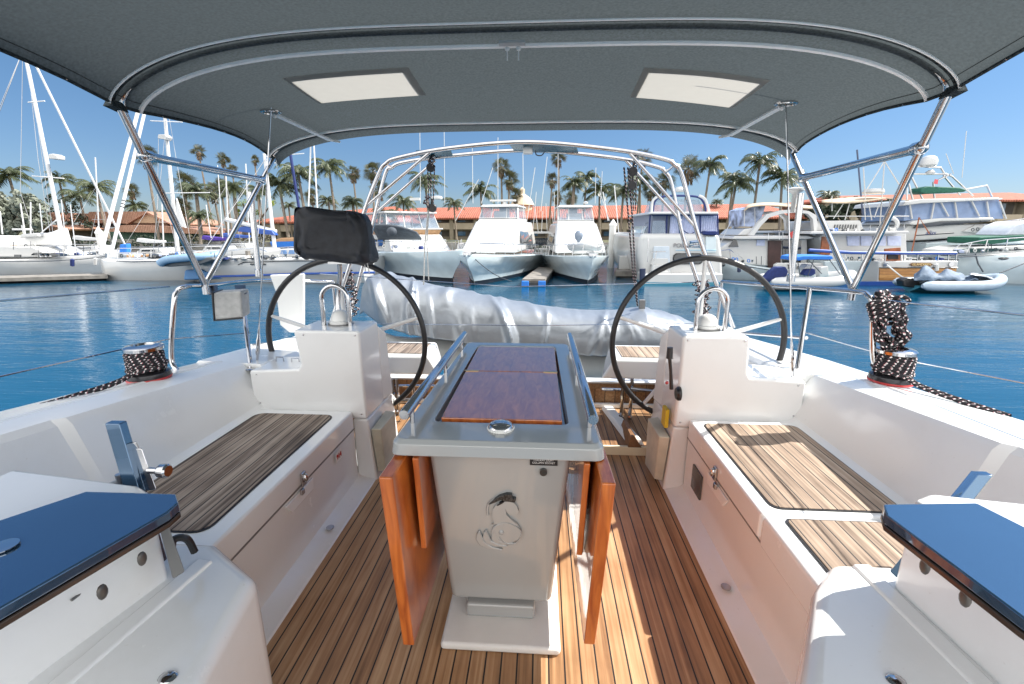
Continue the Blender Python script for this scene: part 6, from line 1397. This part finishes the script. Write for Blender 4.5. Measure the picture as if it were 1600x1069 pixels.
def fan(seed, nf=34, L=1.15):
    rnd = random.Random(seed); b = MB()
    for k in range(nf):
        az_ = rnd.uniform(0, 2*math.pi); el = rnd.uniform(-.9, 1.4); l = L*rnd.uniform(.75, 1.1)
        d = Vector((math.cos(az_)*math.cos(el), math.sin(az_)*math.cos(el), math.sin(el))); c = d*l*.75
        b.tube([Vector((0, 0, 0)), c], [.03, .018], 3)
        u = d.cross(Vector((0, 0, 1))); u = u.normalized() if u.length > .01 else Vector((1, 0, 0)); v = u.cross(d)
        u, v = u*math.cos(rnd.uniform(0, 1))+v*math.sin(rnd.uniform(0, .8)), v
        nb = 15
        for i in range(nb):
            a = lerp(-2.0, 2.0, i/(nb-1)); dd = d*math.cos(a)+u*math.sin(a); tip = c+dd*l*.75*rnd.uniform(.85, 1.1)+Vector((0, 0, -.16*l)); e = (d*math.cos(a+.09)+u*math.sin(a+.09))*l*.42; f_ = (d*math.cos(a-.09)+u*math.sin(a-.09))*l*.42
            b.add([c, c+e, tip, c+f_], [(0, 1, 2, 3)])
    return b
tmpl = {}
def crown(kind, v):
    k = (kind, v)
    if k not in tmpl:
        if kind == 'Q': b = feather(100+v)
        elif kind == 'D': b = feather(200+v, 44, 3.0)
        else: b = fan(300+v)
        me = bpy.data.meshes.new('crown'); me.from_pydata(b.v, [], b.f); me.shade_flat(); me.materials.append(fandm if kind == 'F' else frondm); tmpl[k] = me
    return tmpl[k]
bm_ = MB(); bm_.tube([Vector((math.sin(t*1.3)*.0, 0, t)) for t in (0, .03, .1, .3, .6, .9, 1)], [1.7, 1.35, 1.15, 1, .9, .8, .85], 8)
tme = bpy.data.meshes.new('trunk'); tme.from_pydata(bm_.v, [], bm_.f); tme.shade_smooth(); tme.materials.append(trunkm)
sk = MB(); rnd = random.Random(2)
for i in range(90):
    a = rnd.uniform(0, 6.28); z = rnd.uniform(-1.3, 0); r_ = .28+.25*rnd.random(); p = Vector((math.cos(a)*r_*.6, math.sin(a)*r_*.6, z)); sk.add([p, p+Vector((math.cos(a)*.25, math.sin(a)*.25, -.35)), p+Vector((math.cos(a+.5)*.2, math.sin(a+.5)*.2, -.5)), p+Vector((math.cos(a+.8)*.15, math.sin(a+.8)*.15, -.05))], [(0, 1, 2, 3)])
sme = bpy.data.meshes.new('skirt'); sme.from_pydata(sk.v, [], sk.f); sme.materials.append(deadm)
def palm(px, py, Y, kind, s, label, lean=0, dead=False, base=None):
    s *= {'Q': .80, 'D': .72, 'F': .66}[kind]
    c = at(px, py, Y); root = thing('palm_tree', label, 'palm tree', (c.x-lean, Y, -.15), 'palm trees along the shore'); H = c.z+.15
    t = bpy.data.objects.new('trunk', tme); COL.objects.link(t); t.parent = root; r_ = (.15 if kind != 'D' else .25)*max(.8, s); 
    t.scale = (r_, r_, math.hypot(H, lean)); t.rotation_euler = (0, math.atan2(lean, H), 0)
    o = bpy.data.objects.new('crown', crown(kind, random.randrange(4))); COL.objects.link(o); o.parent = root; o.location = (lean, 0, H); o.scale = (s, s, s); o.rotation_euler = (0, 0, random.uniform(0, 6.28))
    if kind == 'F':
        k = bpy.data.objects.new('dead_skirt', sme); COL.objects.link(k); k.parent = root; k.location = (lean, 0, H); k.scale = (s, s, s)
random.seed(21)
PALMS = [
 (14, 276, 48, 'Q', 1.25, 'wind swept feather palm at the far left edge above the grey green tree'),
 (92, 280, 52, 'Q', .95, 'feather palm just right of the tall raked mast'),
 (124, 306, 52, 'Q', 1.1, 'darker feather palm left of the brown roofed restaurant'),
 (150, 296, 50, 'Q', 1.15, 'leaning feather palm in front of the brown roofed restaurant'),
 (205, 298, 60, 'F', 1.1, 'small fan palm above the ridge of the brown roof'),
 (212, 322, 60, 'Q', .9, 'low feather palm behind the brown roof ridge'),
 (228, 244, 46, 'F', 1.15, 'thick trunked fan palm beside the left awning pole'),
 (244, 338, 54, 'Q', .8, 'low feather palm behind the gable of the brown roof'),
 (310, 237, 62, 'F', 1.0, 'tallest thin fan palm above the left awning strut'),
 (348, 249, 62, 'F', .95, 'tall thin fan palm beneath the left awning strut'),
 (363, 266, 62, 'F', .85, 'fan palm crown close to the left awning pole'),
 (288, 286, 50, 'F', 1.35, 'bushy fan palm at the left of the palm cluster between the poles'),
 (306, 298, 47, 'D', .95, 'stout date palm in the cluster between the awning poles'),
 (284, 322, 50, 'F', 1.1, 'lower fan palm at the left of the cluster between the poles'),
 (312, 340, 42, 'Q', .75, 'short bright palm below the stout date palm'),
 (333, 300, 50, 'F', 1.15, 'fan palm with a shaggy trunk in the cluster between the poles'),
 (345, 292, 52, 'F', 1.05, 'slim fan palm touching the shaggy one between the poles'),
 (366, 296, 47, 'D', 1.0, 'stout date palm behind the crossing of the left poles'),
 (398, 250, 62, 'F', .7, 'small fan palm crown right under the corner of the awning'),
 (404, 300, 54, 'Q', .9, 'feather palm behind the backstay wire on the left'),
 (436, 290, 46, 'Q', 1.2, 'large feather palm left of the navy furled sail'),
 (466, 272, 46, 'Q', 1.25, 'large feather palm right of the navy furled sail'),
 (487, 306, 56, 'F', 1.0, 'fan palm between the twin thin masts'),
 (514, 262, 48, 'Q', 1.15, 'lopsided tall feather palm above the plotter pod'),
 (513, 315, 58, 'Q', .8, 'small feather palm behind the plotter pod'),
 (551, 270, 56, 'F', 1.1, 'round headed fan palm left of the arch'),
 (551, 316, 50, 'D', .75, 'low date palm left of the foot of the arch'),
 (583, 268, 50, 'F', 1.25, 'fan palm behind the left bend of the arch'),
 (592, 296, 54, 'F', 1.2, 'second fan palm below the left bend of the arch'),
 (451, 322, 58, 'Q', .6, 'tiny feather palm on the roof line left of the plotter pod'),
 (602, 335, 44, 'D', .7, 'short date palm at the foot of the left arch leg'),
 (664, 284, 50, 'Q', 1.15, 'feather palm behind the left davit tackle'),
 (630, 316, 54, 'Q', 1.0, 'low feather palm behind the pilothouse yacht'),
 (709, 318, 60, 'Q', .85, 'low feather palm between the two left motor yachts'),
 (751, 300, 50, 'Q', 1.1, 'feather palm left of the hard top of the left sportfishing yacht'),
 (783, 260, 54, 'F', 1.15, 'high fan palm behind the left sportfishing yacht'),
 (796, 280, 54, 'F', 1.2, 'fan palm right of and below the high one behind the left sportfishing yacht'),
 (805, 304, 58, 'F', 1.0, 'lowest fan palm beside the domed turret'),
 (873, 247, 60, 'F', 1.1, 'tall slender fan palm left of the dinghy carrying yacht'),
 (863, 281, 60, 'F', 1.0, 'shorter slender fan palm left of the dinghy carrying yacht'),
 (870, 308, 60, 'F', .9, 'low fan palm left of the dinghy carrying yacht'),
 (890, 310, 58, 'F', 1.0, 'low fan palm right above the dinghy carrying yacht'),
 (897, 288, 52, 'D', .85, 'bushy palm above the hard top of the dinghy carrying yacht'),
 (917, 280, 54, 'Q', .95, 'feather palm above the dinghy carrying yacht'),
 (937, 298, 54, 'Q', 1.15, 'feather palm right of the dinghy carrying yacht'),
 (974, 300, 50, 'Q', 1.1, 'feather palm behind the right davit tackle'),
 (1004, 246, 56, 'F', 1.2, 'fan palm poking above the right end of the arch'),
 (1000, 285, 50, 'Q', 1.0, 'feather palm just right of the right davit tackle'),
 (1018, 298, 52, 'F', 1.1, 'fan palm in front of the inner arch hoop'),
 (1036, 284, 52, 'F', 1.3, 'dark fan palm between the two right arch legs'),
 (1076, 264, 50, 'F', 1.45, 'large round fan palm right of the arch'),
 (1110, 258, 48, 'Q', 1.0, 'feather palm with a drooping dead frond right of the large fan palm'),
 (1150, 288, 44, 'Q', 1.05, 'drooping feather palm above the red roof, left of the taller one'),
 (1146, 280, 50, 'Q', .8, 'thin feather palm behind the drooping one'),
 (1187, 256, 44, 'Q', 1.05, 'tall drooping feather palm between the right wheel and the backstay'),
 (1222, 278, 43, 'Q', 1.05, 'feather palm behind the right backstay wire'),
 (1120, 316, 66, 'Q', .5, 'tiny palm head on the red roof line at the right'),
 (1296, 306, 60, 'Q', .8, 'ragged palm behind the tan awning'),
]
for (px, py, Y, k, s, lab) in PALMS: palm(px, py, Y, k, s, lab, lean=random.uniform(-.5, .5))

def leafy(name, label, clumps, Y, m, group, trunk=None, nleaf=260, ls=.3):
    # clumps: (px, py, r_px)
    rnd = random.Random(sum(int(c[0]) for c in clumps)); root = thing(name, label, 'tree' if name.endswith('tree') else 'bush', (at(clumps[0][0], 400, Y).x, Y, -.15), group)
    b = MB()
    for px, py, r_ in clumps:
        c = at(px, py, Y+rnd.uniform(-.8, .8)); R_ = r_*Y/711
        sub = [(c+Vector((rnd.gauss(0, 1), rnd.gauss(0, 1), rnd.gauss(0, 1))).normalized()*R_*rnd.uniform(.3, .85), R_*rnd.uniform(.22, .42)) for _ in range(max(5, int(R_*6)))]
        for sc_, sr in sub:
            for _ in range(nleaf//12):
                d = Vector((rnd.gauss(0, 1), rnd.gauss(0, 1), rnd.gauss(0, 1))).normalized(); p = sc_+d*sr*rnd.uniform(.75, 1.05)
                t = d.orthogonal().normalized(); u = d.cross(t); a = rnd.uniform(0, 6.28); t, u = t*math.cos(a)+u*math.sin(a), u*math.cos(a)-t*math.sin(a); l = ls*rnd.uniform(.6, 1.2)
                tl = d*rnd.uniform(-.3, .3)*l
                b.add([p-t*l*.5, p+u*l*.22+tl, p+t*l*.5, p-u*l*.22-tl], [(0, 1, 2, 3)])
    b.build('crown', m, root, smooth=0)
    if trunk:
        t = MB(); f = at(trunk, 400, Y); g = Vector((f.x, Y, -.2)); 
        for px, py, r_ in clumps[:5]: t.tube([g, lerp(g, at(px, py, Y), .45)+Vector((.2, 0, .1)), at(px, py, Y)], [.22, .14, .05], 6)
        t.build('trunk', mat('bark', (.12, .09, .07), .95, amt=.3), root)
    return root
ficus = transl('grey green leaves', (.21, .23, .18), .2, .55); dkg = transl('dark hedge leaves', (.035, .05, .028), .2, .6); yel = transl('yellow green leaves', (.20, .25, .03), .3, .5); olive = transl('dusty olive leaves', (.12, .11, .07), .2, .6)
leafy('broadleaf_tree', 'large domed grey green tree at the far left behind the moored yacht', [(35, 312, 22), (-15, 315, 26), (20, 330, 30), (-10, 335, 32), (50, 330, 24), (10, 350, 30), (62, 345, 20), (-45, 335, 40), (40, 358, 24), (-80, 340, 40)], 46, ficus, 'shore trees', 20, 900, .5)
leafy('broadleaf_tree', 'dark ragged tree right of the big grey green tree', [(80, 335, 15), (112, 330, 17), (128, 345, 16), (98, 350, 18), (140, 355, 12), (118, 315, 12), (84, 312, 9)], 50, dkg, 'shore trees', 112, 260, .32)
leafy('yellow_green_tree', 'bright yellow green tree left of the hotel wing', [(380, 318, 12), (392, 330, 11), (424, 318, 9), (372, 332, 8)], 54, yel, 'shore trees', 385, 220, .26)
leafy('broadleaf_tree', 'dark dense tree row behind the tan awnings at the right', [(1270, 330, 16), (1295, 328, 18), (1320, 326, 18), (1345, 325, 18), (1370, 328, 18), (1395, 328, 16), (1310, 345, 18), (1350, 345, 18), (1390, 345, 16), (1270, 350, 14)], 47, dkg, 'shore trees', 1330, 900, .4)
BUS = [(1145, 375, 12), (1130, 385, 10), (1000, 395, 8)]
for i, (px0, px1, py, m_, lab) in enumerate([(90, 175, 378, dkg, 'dark low hedge behind the left dock'), (175, 300, 380, dkg, 'dark hedge below the brown porch roof'), (300, 430, 376, olive, 'scrubby bushes between the awning poles on the shore'), (590, 700, 384, olive, 'bushes at the foot of the hotel left of the sportfisher'), (830, 1010, 388, dkg, 'low dark hedge at the foot of the central hotel'), (1110, 1170, 376, olive, 'dusty flowering bush left of the sedan cruiser'), (430, 560, 380, dkg, 'bushes behind the blue hulled boats')]):
    cl_ = []; px = px0
    while px < px1: cl_.append((px, py+random.uniform(-4, 4), random.uniform(8, 12))); px += random.uniform(9, 13)
    leafy('shore_bush', lab, cl_, 43.5, m_, 'shore bushes', None, 200, .26)
bh = thing('blue_hulled_boat', 'blue hulled boat deck line visible left of the plotter pod', 'boat', at(445, 385, 30))
ext([(420, 378), (432, 376), (600, 374), (600, 386), (425, 388)], 29, 2, 'hull', bluec, bh, bevel=.1)
ext([(425, 376), (440, 372), (600, 370), (600, 374), (430, 378)], 29, 2, 'toe_rail', tanw, bh, bevel=.03)
